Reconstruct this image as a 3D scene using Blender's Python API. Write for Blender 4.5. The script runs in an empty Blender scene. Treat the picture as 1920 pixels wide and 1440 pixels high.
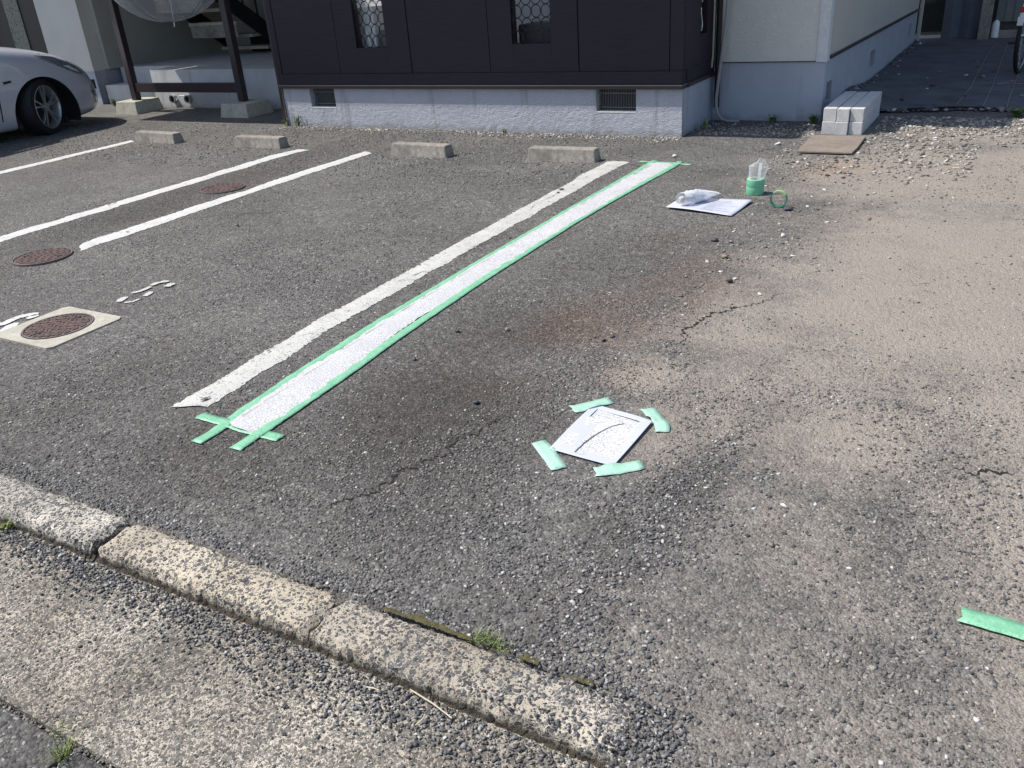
import bpy, math, random
import numpy as np
from mathutils import Vector, Matrix
R_ = math.radians
random.seed(7); rng = np.random.default_rng(7)
scn = bpy.context.scene
COL = scn.collection

# ------------------------------------------------------------------ camera
CAM_H = 1.5
RM = np.array([[0.870, -0.164, 0.465], [0.489, 0.416, -0.767], [-0.068, 0.894, 0.442]])
def _cam():
    c = np.array([960., 720.]); f = 1583.94
    d = lambda v: (lambda u: u/np.linalg.norm(u))(np.array([v[0]-c[0], -(v[1]-c[1]), -f]))
    y = d((1970, -140)); x = -d((-2000, 161)); z = np.cross(x, y); z /= np.linalg.norm(z); x = np.cross(y, z)
    return np.array([x, y, z])
RM = _cam()
cd = bpy.data.cameras.new("camera"); cam = bpy.data.objects.new("camera", cd); COL.objects.link(cam)
cd.sensor_width = 36.0; cd.sensor_fit = 'HORIZONTAL'; cd.lens = 36*1583.94/1920
cd.clip_start = 0.05; cd.clip_end = 2000
M4 = Matrix([[*RM[i], 0] for i in range(3)] + [[0, 0, 0, 1]]); M4.translation = Vector((0, 0, CAM_H))
cam.matrix_world = M4
scn.camera = cam

# ------------------------------------------------------------------ light
SUN = Vector((-0.58, -0.25, 1.0)).normalized()
w = bpy.data.worlds.new("World"); scn.world = w; w.use_nodes = True
nt = w.node_tree; bg = nt.nodes['Background']
sky = nt.nodes.new('ShaderNodeTexSky'); sky.sky_type = 'NISHITA'; sky.sun_disc = False
sky.sun_elevation = math.asin(SUN.z); sky.sun_rotation = math.atan2(SUN.x, SUN.y)
sky.air_density = 1.0; sky.dust_density = 1.5
nt.links.new(sky.outputs[0], bg.inputs[0]); bg.inputs[1].default_value = 0.14
sl = bpy.data.lights.new("sun", 'SUN'); sl.energy = 5.0; sl.angle = R_(0.53); sl.color = (1, 0.95, 0.88)
so = bpy.data.objects.new("sun", sl); COL.objects.link(so); so.rotation_euler = SUN.to_track_quat('Z', 'Y').to_euler()
so.location = (-6, -2, 10)
vs = scn.view_settings; vs.view_transform = 'Standard'; vs.look = 'None'; vs.exposure = 0.15; vs.gamma = 1
scn.render.resolution_x = 1024; scn.render.resolution_y = 768

# ------------------------------------------------------------------ pixel -> place on a real plane
def _ray(px, py): return RM @ np.array([px-960., -(py-720.), -1583.94])
def at(px, py, z=0.0):
    r = _ray(px, py); t = (z-CAM_H)/r[2]; return float(r[0]*t), float(r[1]*t)
def aty(px, py, Y):
    r = _ray(px, py); t = Y/r[1]; return float(r[0]*t), float(CAM_H+r[2]*t)

# ------------------------------------------------------------------ helpers
def tag(o, label=None, cat=None, group=None, kind=None):
    if label: o['label'] = label
    if cat: o['category'] = cat
    if group: o['group'] = group
    if kind: o['kind'] = kind
    return o
def empty(name, loc, rz=0):
    o = bpy.data.objects.new(name, None); COL.objects.link(o); o.location = loc; o.rotation_euler = (0, 0, rz)
    o.empty_display_size = 0.1; return o
def copy_tree(o, parent=None):
    c = o.copy(); COL.objects.link(c); c.parent = parent
    for ch in list(o.children): copy_tree(ch, c)
    return c
class MB:
    def __init__(s): s.v = []; s.f = []
    def add(s, vs, fs):
        n = len(s.v); s.v += [tuple(map(float, p)) for p in vs]; s.f += [tuple(n+i for i in f) for f in fs]; return s
    def box(s, x0, x1, y0, y1, z0, z1):
        return s.add([(x0,y0,z0),(x1,y0,z0),(x1,y1,z0),(x0,y1,z0),(x0,y0,z1),(x1,y0,z1),(x1,y1,z1),(x0,y1,z1)],
                     [(0,3,2,1),(4,5,6,7),(0,1,5,4),(1,2,6,5),(2,3,7,6),(3,0,4,7)])
    def hexa(s, b, t):   # two quads
        return s.add(list(b)+list(t), [(0,3,2,1),(4,5,6,7),(0,1,5,4),(1,2,6,5),(2,3,7,6),(3,0,4,7)])
    def bar(s, p, q, w, h, up=(0,0,1)):
        p = Vector(p); q = Vector(q); d = (q-p).normalized(); u = Vector(up)
        if abs(d.dot(u)) > .98: u = Vector((0,1,0))
        a = d.cross(u).normalized()*w/2; b = a.cross(d).normalized()*h/2
        return s.hexa([p-a-b, p+a-b, p+a+b, p-a+b], [q-a-b, q+a-b, q+a+b, q-a+b])
    def tube(s, pts, r, n=10, caps=True, closed=False):
        pts = [Vector(p) for p in pts]; N = len(pts); rr = r if isinstance(r, (list, tuple)) else [r]*N
        vs = []; last = None
        for i, p in enumerate(pts):
            d = (pts[(i+1) % N] - pts[i-1]) if (closed or 0 < i < N-1) else (pts[1]-pts[0] if i == 0 else pts[-1]-pts[-2])
            d.normalize()
            if last is None:
                a = d.orthogonal().normalized()
            else:
                a = (last - d*last.dot(d)).normalized()
            last = a; b = d.cross(a)
            for k in range(n):
                t = 2*math.pi*k/n; vs.append(p + (a*math.cos(t)+b*math.sin(t))*rr[i])
        fs = []
        for i in range(N if closed else N-1):
            j = (i+1) % N
            for k in range(n): fs.append((i*n+k, i*n+(k+1) % n, j*n+(k+1) % n, j*n+k))
        if caps and not closed: fs += [tuple(reversed(range(n))), tuple((N-1)*n+k for k in range(n))]
        return s.add(vs, fs)
    def lathe(s, prof, c=(0,0,0), axis='z', n=32, a0=0, a1=2*math.pi):
        full = abs(a1-a0-2*math.pi) < 1e-6; m = n if full else n+1; vs = []
        for r, h in prof:
            for k in range(m):
                t = a0+(a1-a0)*k/n; x, y = r*math.cos(t), r*math.sin(t)
                p = (x, y, h) if axis == 'z' else ((h, x, y) if axis == 'x' else (x, h, y))
                vs.append((p[0]+c[0], p[1]+c[1], p[2]+c[2]))
        fs = []
        for i in range(len(prof)-1):
            for k in range(n):
                k2 = (k+1) % m; fs.append((i*m+k, i*m+k2, (i+1)*m+k2, (i+1)*m+k))
        return s.add(vs, fs)
    def prism(s, poly, z0, z1):
        n = len(poly); vs = [(x, y, z0) for x, y in poly]+[(x, y, z1) for x, y in poly]
        return s.add(vs, [tuple(reversed(range(n))), tuple(range(n, 2*n))]+[(i, (i+1) % n, n+(i+1) % n, n+i) for i in range(n)])
    def build(s, name, m, parent=None, smooth=False, bevel=0, ang=35, origin=None):
        me = bpy.data.meshes.new(name)
        vv = s.v
        if origin is not None: vv = [(a-origin[0], b-origin[1], c-origin[2]) for a, b, c in vv]
        me.from_pydata(vv, [], s.f); me.update()
        import bmesh
        bm = bmesh.new(); bm.from_mesh(me); bmesh.ops.recalc_face_normals(bm, faces=bm.faces); bm.to_mesh(me); bm.free()
        if m: me.materials.append(m)
        o = bpy.data.objects.new(name, me); COL.objects.link(o)
        if origin is not None: o.location = origin
        if parent: o.parent = parent; 
        if parent and origin is None: o.matrix_parent_inverse = Matrix.Translation(-Vector(parent.location)) if parent.rotation_euler.z == 0 else Matrix()
        if smooth:
            me.polygons.foreach_set('use_smooth', [True]*len(me.polygons))
            try: me.set_sharp_from_angle(angle=R_(ang))
            except Exception: pass
        if bevel:
            b = o.modifiers.new('bevel', 'BEVEL'); b.width = bevel; b.segments = 2; b.limit_method = 'ANGLE'; b.angle_limit = R_(40)
        return o
def box(name, m, x0, x1, y0, y1, z0, z1, parent=None, bevel=0):
    return MB().box(x0, x1, y0, y1, z0, z1).build(name, m, parent, bevel=bevel)

# ------------------------------------------------------------------ materials
def srgb(r, g, b):
    f = lambda c: ((c/255+.055)/1.055)**2.4 if c/255 > .04045 else c/255/12.92
    return (f(r), f(g), f(b), 1)
class NT:
    def __init__(s, name):
        s.m = bpy.data.materials.new(name); s.m.use_nodes = True; s.t = s.m.node_tree
        s.bsdf = s.t.nodes['Principled BSDF']; s.out = s.t.nodes['Material Output']
        s.co = s.n('ShaderNodeTexCoord').outputs['Object']
    def n(s, typ, **kw):
        nd = s.t.nodes.new(typ)
        for k, v in kw.items(): setattr(nd, k, v)
        return nd
    def l(s, a, b): s.t.links.new(a, b)
    def put(s, sock, v):
        if hasattr(v, 'is_output'): s.l(v, sock)
        else: sock.default_value = v
    def noise(s, scale, detail=3, rough=.55, vec=None, dist=0, color=False):
        nd = s.n('ShaderNodeTexNoise'); s.l(vec or s.co, nd.inputs['Vector'])
        nd.inputs['Scale'].default_value = scale; nd.inputs['Detail'].default_value = detail; nd.inputs['Roughness'].default_value = rough
        nd.inputs['Distortion'].default_value = dist
        return nd.outputs['Color' if color else 'Fac']
    def vor(s, scale, out='Distance', feature='F1', vec=None, rnd=1):
        nd = s.n('ShaderNodeTexVoronoi', feature=feature); s.l(vec or s.co, nd.inputs['Vector'])
        nd.inputs['Scale'].default_value = scale; nd.inputs['Randomness'].default_value = rnd
        return nd.outputs[out]
    def ramp(s, fac, stops, interp='LINEAR'):
        nd = s.n('ShaderNodeValToRGB'); cr = nd.color_ramp; cr.interpolation = interp
        while len(cr.elements) < len(stops): cr.elements.new(.5)
        for e, (p, c) in zip(cr.elements, stops):
            e.position = p; e.color = c if isinstance(c, (tuple, list)) else (c, c, c, 1)
        s.l(fac, nd.inputs['Fac']); return nd.outputs['Color']
    def mix(s, fac, a, b, blend='MIX'):
        nd = s.n('ShaderNodeMix', data_type='RGBA', blend_type=blend)
        s.put(nd.inputs[0], fac); s.put(nd.inputs[6], a); s.put(nd.inputs[7], b); return nd.outputs[2]
    def math(s, op, a, b=0.0, c=0.0, clamp=False):
        nd = s.n('ShaderNodeMath', operation=op, use_clamp=clamp)
        s.put(nd.inputs[0], a); s.put(nd.inputs[1], b); s.put(nd.inputs[2], c); return nd.outputs[0]
    def sep(s, v):
        nd = s.n('ShaderNodeSeparateXYZ'); s.l(v, nd.inputs[0]); return nd.outputs
    def rgbsep(s, v):
        nd = s.n('ShaderNodeSeparateColor'); s.l(v, nd.inputs[0]); return nd.outputs
    def attr(s, name):
        nd = s.n('ShaderNodeAttribute', attribute_name=name); return nd.outputs['Color']
    def bump(s, h, strength=.5, dist=.01, normal=None):
        nd = s.n('ShaderNodeBump'); nd.inputs['Strength'].default_value = strength; nd.inputs['Distance'].default_value = dist
        s.l(h, nd.inputs['Height'])
        if normal: s.l(normal, nd.inputs['Normal'])
        return nd.outputs[0]
    def fin(s, color=None, rough=.8, normal=None, metal=None, spec=None):
        if color is not None: s.put(s.bsdf.inputs['Base Color'], color)
        s.put(s.bsdf.inputs['Roughness'], rough)
        if normal: s.l(normal, s.bsdf.inputs['Normal'])
        if metal is not None: s.put(s.bsdf.inputs['Metallic'], metal)
        if spec is not None: s.put(s.bsdf.inputs['Specular IOR Level'], spec)
        return s.m
def g3(v, t=(1,1,1)): return (v*t[0], v*t[1], v*t[2], 1)

def simple(name, col, rough=.6, metal=0, nscale=30, var=.12, bstr=.15, bdist=.002, spec=None):
    s = NT(name); n = s.noise(nscale, 4)
    c = s.ramp(n, [(.25, tuple(max(0, x*(1-var)) for x in col[:3])+(1,)), (.75, tuple(min(1, x*(1+var)) for x in col[:3])+(1,))])
    return s.fin(c, rough, s.bump(s.noise(nscale*4, 2), bstr, bdist), metal, spec)

def asphalt(name, use_mask=True, dark=1.0):
    s = NT(name)
    cell = s.rgbsep(s.vor(130, 'Color'))
    cell2 = s.rgbsep(s.vor(55, 'Color'))
    big = s.noise(1.3, 5, .6)
    fine = s.noise(420, 2, .6)
    d = dark
    base = s.ramp(cell[0], [(0, g3(.040*d)), (.35, g3(.100*d,(1.04,1,.95))), (.7, g3(.160*d,(1.05,1,.93))), (.95, g3(.21*d,(1.03,1,.93))), (.985, g3(.42,(1,.98,.92)))])
    base = s.mix(.35, base, s.ramp(cell2[1], [(0, g3(.055*d,(1.03,1,.96))), (.8, g3(.155*d,(1.04,1,.95))), (1, g3(.22*d))]))
    base = s.mix(1.0, base, s.ramp(big, [(.3, g3(.78)), (.7, g3(1.18))]), 'MULTIPLY')
    base = s.mix(1.0, base, s.ramp(s.noise(14, 4, .6), [(.3, g3(.84)), (.7, g3(1.14))]), 'MULTIPLY')
    if use_mask:
        m = s.rgbsep(s.attr('mask'))
        wob = s.math('MULTIPLY', s.math('ADD', s.noise(2.6, 5, .6), s.noise(17, 6, .75)), .5); wob2 = s.noise(210, 4, .8)
        def k(ch, gain=1.7, thr=.55):
            a = s.math('ADD', ch, s.math('MULTIPLY', s.math('SUBTRACT', wob, .5), 2.0))
            a = s.math('ADD', a, s.math('MULTIPLY', s.math('SUBTRACT', wob2, .5), 1.9))
            a = s.math('MULTIPLY', s.math('SUBTRACT', a, thr-.5/gain), gain, clamp=True)
            return s.math('MULTIPLY', a, s.math('MINIMUM', s.math('MULTIPLY', ch, 4), 1.0))
        sandc = s.ramp(s.noise(260, 3, .7), [(.22, (.13,.115,.095,1)), (.48, (.34,.295,.25,1)), (.8, (.52,.465,.40,1))])
        base = s.mix(s.math('MULTIPLY', k(m[2], 1.6, .5), .85), base, s.mix(1.0, base, (.44,.405,.385,1), 'MULTIPLY'))
        base = s.mix(s.math('MULTIPLY', k(m[0], 1.5, .5), .80), base, sandc)
        base = s.mix(s.math('MULTIPLY', k(m[1], 1.5, .55), .6), base, s.mix(1.0, base, (1.15,.82,.66,1), 'MULTIPLY'))
    h = s.math('ADD', s.math('MULTIPLY', s.math('SUBTRACT', 1.0, s.vor(130)), .7), s.math('MULTIPLY', cell[1], .55))
    h = s.math('ADD', h, s.math('MULTIPLY', s.math('SUBTRACT', 1.0, s.vor(55)), .8))
    h = s.math('ADD', h, s.math('MULTIPLY', fine, .35))
    nrm = s.bump(s.noise(3.2, 4, .55), .35, .03)
    nrm = s.bump(h, 1.0, .006, nrm)
    return s.fin(base, .82, nrm, spec=.35)

def exposed(name, cream=(.46,.40,.31), density=.0, scale=95, stone=(.088,.088,.09), worn=False):
    """concrete with dark aggregate showing: stones larger below, matrix between"""
    s = NT(name)
    warp = s.n('ShaderNodeVectorMath', operation='ADD'); s.l(s.co, warp.inputs[0])
    nz = s.n('ShaderNodeVectorMath', operation='SCALE'); s.l(s.noise(60, 2, color=True), nz.inputs[0]); nz.inputs['Scale'].default_value = .012
    s.l(nz.outputs[0], warp.inputs[1]); v = warp.outputs[0]
    d1 = s.vor(scale, vec=v); c1 = s.rgbsep(s.vor(scale, 'Color', vec=v))
    d2 = s.vor(scale*2.1, vec=v); c2 = s.rgbsep(s.vor(scale*2.1, 'Color', vec=v))
    patch = s.noise(5, 4, .6)
    r1 = s.math('MULTIPLY', s.math('ADD', c1[1], .15), s.math('ADD', s.math('MULTIPLY', patch, .9), density))
    m1 = s.math('MULTIPLY', s.math('SUBTRACT', r1, d1), 12, clamp=True)
    r2 = s.math('MULTIPLY', c2[1], s.math('ADD', s.math('MULTIPLY', patch, .8), density))
    m2 = s.math('MULTIPLY', s.math('SUBTRACT', r2, d2), 12, clamp=True)
    mt = s.ramp(s.noise(40, 5, .7), [(.25, tuple(x*.62 for x in cream)+(1,)), (.75, tuple(x*1.12 for x in cream)+(1,))])
    mt = s.mix(.8, mt, s.ramp(s.noise(3.5, 4, .6), [(.3, g3(.66)), (.7, g3(1.15))]), 'MULTIPLY')
    st1 = s.mix(c1[0], tuple(x*.6 for x in stone)+(1,), tuple(x*2.0 for x in stone)+(1,))
    st2 = s.mix(c2[0], tuple(x*.6 for x in stone)+(1,), tuple(x*2.4 for x in stone)+(1,))
    c = s.mix(m2, mt, st2); c = s.mix(m1, c, st1)
    c = s.mix(1.0, c, s.ramp(s.noise(2.2, 5, .65), [(.35, g3(.72,(1,.98,.95))), (.62, g3(1.08))]), 'MULTIPLY')
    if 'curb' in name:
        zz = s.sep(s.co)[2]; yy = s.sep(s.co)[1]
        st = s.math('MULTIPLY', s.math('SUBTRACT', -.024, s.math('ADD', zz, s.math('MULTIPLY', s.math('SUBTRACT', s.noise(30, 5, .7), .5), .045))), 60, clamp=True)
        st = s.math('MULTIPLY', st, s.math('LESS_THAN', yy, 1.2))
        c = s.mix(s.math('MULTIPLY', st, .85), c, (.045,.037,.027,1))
    h = s.math('ADD', s.math('MULTIPLY', m1, .8), s.math('ADD', s.math('MULTIPLY', m2, .5), s.math('MULTIPLY', s.noise(220, 3), 1.0)))
    return s.fin(c, .85, s.bump(h, .8, .004), spec=.3), s
M = {}
M['asphalt'] = asphalt('asphalt')
M['road'] = asphalt('road_asphalt', False, .8)
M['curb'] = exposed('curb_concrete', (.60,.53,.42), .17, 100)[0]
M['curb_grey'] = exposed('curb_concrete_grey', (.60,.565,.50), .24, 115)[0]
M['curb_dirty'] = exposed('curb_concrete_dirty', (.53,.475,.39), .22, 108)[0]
M['gutter'] = exposed('gutter_concrete', (.56,.505,.425), .42, 135, (.125,.118,.105))[0]
M['dirt'] = simple('dirt', (.06,.05,.035), .95, 0, 60, .4, .8, .01)
M['moss'] = simple('moss', (.095,.085,.035), .95, 0, 90, .5, .9, .006)
M['ground'] = simple('soil', (.12,.105,.085), .95, 0, 8, .3, .6, .01)

def stone_mat(name, stops):
    s = NT(name); g = s.n('ShaderNodeNewGeometry').outputs['Random Per Island']
    c = s.ramp(g, stops, 'LINEAR'); c = s.mix(.6, c, s.ramp(s.noise(300, 2), [(.3, g3(.75)), (.7, g3(1.25))]), 'MULTIPLY')
    return s.fin(c, .75, s.bump(s.noise(500, 2), .4, .001), spec=.4)
M['chips'] = stone_mat('asphalt_chips', [(0, g3(.05)), (.3, g3(.085,(1,1,1.03))), (.6, g3(.14,(1.02,1,.96))), (.85, g3(.20,(1.05,1,.92))), (.97, g3(.28,(1.05,1,.9))), (.998, g3(.5))])
M['gravel'] = stone_mat('dark_gravel', [(0, g3(.05,(1,1,1.03))), (.35, g3(.085,(.99,1,1.04))), (.7, g3(.155,(1,1,1.02))), (.93, g3(.28,(1.02,1,.97))), (.995, g3(.5,(1,.98,.93)))])
M['sandchips'] = stone_mat('sand_coloured_chips', [(0, g3(.09)), (.3, (.20,.175,.15,1)), (.7, (.33,.29,.245,1)), (.95, (.42,.38,.33,1)), (1, g3(.55))])
M['rubble'] = stone_mat('pale_rubble', [(0, g3(.08)), (.4, (.21,.195,.17,1)), (.8, (.36,.33,.285,1)), (.96, (.50,.47,.41,1)), (1, g3(.6))])

def paint_mat(name, col, wear=.5, ws=95, old=False):
    s = NT(name)
    n = s.noise(ws, 4, .75); n2 = s.noise(11, 3, .6)
    spk = s.math('MULTIPLY', s.math('SUBTRACT', s.math('ADD', n, s.math('MULTIPLY', n2, .35 if old else .06)), wear), 14, clamp=True)
    body = s.ramp(s.noise(170, 3, .7), [(.3, tuple(x*.86 for x in col)+(1,)), (.7, tuple(min(.9, x*1.04) for x in col)+(1,))])
    body = s.mix(1.0, body, s.ramp(s.noise(6, 4, .6), [(.3, g3(.88)), (.7, g3(1.04))]), 'MULTIPLY')
    c = s.mix(spk, body, (.36,.36,.37,1) if not old else (.17,.165,.16,1))
    h = s.math('ADD', s.math('MULTIPLY', s.math('SUBTRACT', 1.0, s.vor(120)), .8), s.noise(350, 3))
    return s.fin(c, .6, s.bump(h, .45, .003), spec=.35)
M['paint_old'] = paint_mat('weathered_white_paint', (.54,.54,.515), .73, 100, True)
M['paint_left'] = paint_mat('white_line_paint', (.59,.59,.575), .775, 60, True)
M['paint_new'] = paint_mat('wet_white_paint', (.625,.63,.65), .515, 140)
s = NT('green_masking_tape')
tc = s.ramp(s.noise(18, 4, .6), [(.3, (.16,.41,.25,1)), (.7, (.24,.52,.345,1))])
tc = s.mix(s.math('MULTIPLY', s.math('SUBTRACT', s.noise(75, 3, .7), .52), 5, clamp=True), tc, s.mix(1.0, tc, (.80,.84,.82,1), 'MULTIPLY')); tc = s.mix(s.math('MULTIPLY', s.math('SUBTRACT', s.noise(20, 5, .8, dist=3.0), .60), 9, clamp=True), tc, (.52,.70,.60,1))  # pale streaks are glints put into the tape colour
s.fin(tc, .38, s.bump(s.math('ADD', s.noise(60, 4, .7, dist=1.5), s.math('MULTIPLY', s.math('SUBTRACT', 1.0, s.vor(120)), .6)), .55, .003), spec=.5); M['tape'] = s.m
s = NT('pale_green_masking_tape')
tc = s.ramp(s.noise(18, 4, .6), [(.3, (.30,.52,.41,1)), (.7, (.39,.61,.50,1))])
tc = s.mix(s.math('MULTIPLY', s.math('SUBTRACT', s.noise(75, 3, .7), .52), 5, clamp=True), tc, s.mix(1.0, tc, (.80,.84,.82,1), 'MULTIPLY')); tc = s.mix(s.math('MULTIPLY', s.math('SUBTRACT', s.noise(20, 5, .8, dist=3.0), .60), 9, clamp=True), tc, (.52,.70,.60,1))  # glint streaks painted into the pale tape as well
s.fin(tc, .42, s.bump(s.math('ADD', s.noise(45, 4, .7, dist=1.5), s.math('MULTIPLY', s.math('SUBTRACT', 1.0, s.vor(120)), .35)), .5, .003), spec=.45); M['tape_pale'] = s.m
M['paper'] = simple('white_paper', (.47,.495,.60), .6, 0, 5, .03, .1, .002)
M['paper_wet'] = paint_mat('paint_on_paper', (.64,.64,.635), .54, 110)
M['ink'] = simple('faint_print', (.46,.47,.54), .6)
M['crackdark'] = simple('crack_shadow_dirt', (.012,.011,.010), .95, 0, 60, .3, .4, .004)
M['crease_dark'] = simple('crease_shade', (.10,.10,.10), .8)
def concrete(name, col, stain=.35):
    s = NT(name)
    c = s.ramp(s.noise(26, 6, .7), [(.25, tuple(x*(1-stain) for x in col)+(1,)), (.7, tuple(x*1.15 for x in col)+(1,))])
    c = s.mix(.9, c, s.ramp(s.noise(4, 5, .7), [(.32, g3(1-stain)), (.65, g3(1.08))]), 'MULTIPLY')
    return s.fin(c, .9, s.bump(s.math('ADD', s.noise(180, 4, .7), s.noise(30, 3)), .6, .004), spec=.25)
M['stop'] = concrete('wheel_stop_concrete', (.37,.34,.30), .5)
M['block'] = concrete('cast_concrete', (.46,.45,.38), .25)
M['newblock'] = simple('new_grey_concrete', (.52,.52,.51), .85, 0, 18, .16, .5, .002)
def render_wall(name, col, bscale=120, bs=.5, bd=.006, drips=False, var=.06, rough=.8):
    s = NT(name)
    c = s.ramp(s.noise(3, 5, .6), [(.3, tuple(x*(1-var) for x in col)+(1,)), (.7, tuple(min(1, x*(1+var)) for x in col)+(1,))])
    if drips:
        mp = s.n('ShaderNodeMapping'); s.l(s.co, mp.inputs[0]); mp.inputs['Scale'].default_value = (9, 9, .9)
        dr = s.ramp(s.noise(1.0, 4, .65, vec=mp.outputs[0]), [(.56, g3(1)), (.70, g3(.62,(1,.98,.93)))])
        c = s.mix(.8, c, dr, 'MULTIPLY')
        z = s.sep(s.co)[2]
        soil = s.math('MULTIPLY', s.math('SUBTRACT', .07, s.math('ADD', z, s.math('MULTIPLY', s.math('SUBTRACT', s.noise(12, 4), .5), .14))), 14, clamp=True)
        c = s.mix(s.math('MULTIPLY', soil, .5), c, (.2,.18,.15,1))
    h = s.math('ADD', s.noise(bscale, 4, .6), s.math('MULTIPLY', s.noise(bscale*.25, 3, .5), 1.2))
    return s.fin(c, rough, s.bump(h, bs, bd), spec=.3)
M['porch'] = render_wall('porch_concrete', (.50,.51,.52), 60, .3, .004, True, .12)
M['found'] = render_wall('blue_grey_render', (.455,.47,.52), 90, .9, .012, True)
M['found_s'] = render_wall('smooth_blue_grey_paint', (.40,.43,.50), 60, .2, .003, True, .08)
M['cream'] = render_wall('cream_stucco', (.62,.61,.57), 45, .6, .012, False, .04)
M['whitewall'] = render_wall('brightened_inner_wall', (.80,.80,.80), 45, .3, .006, False, .03)
M['cream_dark'] = render_wall('dark_cream_siding', (.52,.48,.42), 40, .35, .006, False, .05)  # darker cream for the side and rear walls
M['cream_shade'] = render_wall('cream_plaster_shaded', (.40,.40,.365), 45, .4, .008, False, .06)  # cream darkened: shade of the porch walls put into the colour
def woodgrain(name, col):
    s = NT(name); mp = s.n('ShaderNodeMapping'); s.l(s.co, mp.inputs[0]); mp.inputs['Scale'].default_value = (1.2, 1.2, 26)
    g = s.noise(3.5, 5, .65, vec=mp.outputs[0])
    c = s.ramp(g, [(.3, tuple(x*.72 for x in col)+(1,)), (.7, tuple(x*1.3 for x in col)+(1,))])
    return s.fin(c, .5, s.bump(g, .3, .002), spec=.3)
M['panel'] = woodgrain('dark_wood_grain_panel', (.022,.0165,.025))
M['brown'] = simple('dark_brown_metal', (.032,.023,.027), .4, 0, 12, .15, .1, .001)
M['black'] = simple('black_iron', (.006,.006,.008), .5, 0, 30, .2)
M['void'] = simple('dark_interior', (.012,.013,.016), .9)
M['flash'] = simple('flashing_highlight_metal', (.34,.33,.35), .3, .7, 10, .1)
M['rust'] = simple('rusty_iron', (.155,.108,.098), .8, .2, 40, .35, .6, .003)
M['rust_dark'] = simple('dark_iron', (.13,.11,.11), .7, .3, 40, .3, .4, .002)
M['whitesill'] = simple('white_mortar', (.62,.62,.60), .8)
M['grey_pvc'] = simple('grey_plastic_pipe', (.30,.30,.29), .5)
M['beige_pvc'] = simple('beige_plastic_pipe', (.45,.42,.36), .5)
M['white_pl'] = simple('white_plastic', (.80,.80,.78), .4)
M['green_leaf'] = simple('leaf', (.09,.16,.035), .6, 0, 30, .3)
M['yel_leaf'] = simple('yellow_green_leaf', (.17,.22,.05), .6, 0, 30, .3)
M['straw'] = simple('dry_straw', (.52,.46,.33), .7)
M['mesh_steel'] = simple('galvanised_bars', (.20,.21,.22), .45, .5)
M['sheet'] = render_wall('grey_weed_sheet', (.09,.09,.10), 70, .5, .006, False, .3)
M['plate'] = concrete('brown_board', (.23,.195,.165), .2)
M['tarp'] = render_wall('blue_grey_sheet_wall', (.12,.14,.165), 8, .5, .02, False, .12)
M['darkgreen'] = render_wall('dark_panel', (.07,.075,.07), 8, .3, .01, False, .2)
M['gas'] = simple('grey_tank_paint', (.17,.18,.18), .5, .1, 6, .15)
M['rollside'] = simple('green_tape_roll', (.20,.55,.34), .45, 0, 12, .06)
M['rollcore'] = simple('cardboard_core', (.62,.60,.52), .8)
M['green_dark'] = simple('dark_green_plastic', (.03,.22,.14), .35)
M['green_light'] = simple('yellow_green_plastic', (.30,.50,.20), .4)
def glassy(name, col=(.9,.93,.95), alpha=.25, rough=.12):
    s = NT(name); t = s.n('ShaderNodeBsdfTransparent'); mx = s.n('ShaderNodeMixShader')
    s.put(s.bsdf.inputs['Base Color'], col+(1,)); s.bsdf.inputs['Roughness'].default_value = rough
    n = s.noise(14, 4, .7, dist=1.2); s.l(s.bump(n, .8, .01), s.bsdf.inputs['Normal'])
    fr = s.n('ShaderNodeLayerWeight'); fr.inputs['Blend'].default_value = .35
    f = s.math('ADD', s.math('MULTIPLY', fr.outputs['Facing'], .55), alpha, clamp=True)
    s.l(f, mx.inputs[0]); s.l(t.outputs[0], mx.inputs[1]); s.l(s.bsdf.outputs[0], mx.inputs[2]); s.l(mx.outputs[0], s.out.inputs['Surface'])
    return s.m
M['vinyl'] = glassy('clear_vinyl', (.60,.63,.65), .06, .25)
M['bag'] = glassy('clear_plastic_bag', (.80,.83,.86), .12, .15)
M['carpaint'] = simple('silver_paint', (.50,.52,.575), .3, .15, 3, .03, .0)
M['carpaint'].node_tree.nodes['Principled BSDF'].inputs['Coat Weight'].default_value = .7
M['tyre'] = simple('black_rubber', (.012,.012,.014), .7, 0, 40, .2)
M['alloy'] = simple('alloy', (.50,.51,.53), .35, .7, 10, .05)
M['glassdark'] = simple('tinted_glass', (.01,.012,.015), .05, 0, 3, .05, 0)
M['chrome'] = simple('headlight_reflector', (.75,.78,.8), .25, .3, 8, .2)
M['lens'] = simple('headlight_lens', (.16,.18,.20), .1, .2, 7, .7, 0)
M['blackpl'] = simple('black_plastic', (.015,.015,.017), .5)
M['red'] = simple('red_reflector', (.35,.02,.02), .2)
M['steel'] = simple('steel', (.45,.46,.48), .25, .8)
M['roof'] = simple('dark_roof', (.06,.06,.065), .6)

# ================================================================== SETTING
box('ground', M['ground'], -150, 150, -150, 150, -.5, -.11).__setitem__('kind', 'structure')

def fbm(x, y, s, seed=0):
    """cheap smooth value noise"""
    r = np.random.default_rng(seed); T = r.random((64, 64)); out = 0; amp = 1; tot = 0
    for o in range(4):
        X = x*s*2**o+17*o; Y = y*s*2**o+31*o
        i = np.floor(X).astype(int); j = np.floor(Y).astype(int); u = X-i; v = Y-j; u = u*u*(3-2*u); v = v*v*(3-2*v)
        a = T[i % 64, j % 64]; b = T[(i+1) % 64, j % 64]; c = T[i % 64, (j+1) % 64]; d = T[(i+1) % 64, (j+1) % 64]
        out = out+amp*((a*(1-u)+b*u)*(1-v)+(c*(1-u)+d*u)*v); tot += amp; amp *= .5
    return out/tot
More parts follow.
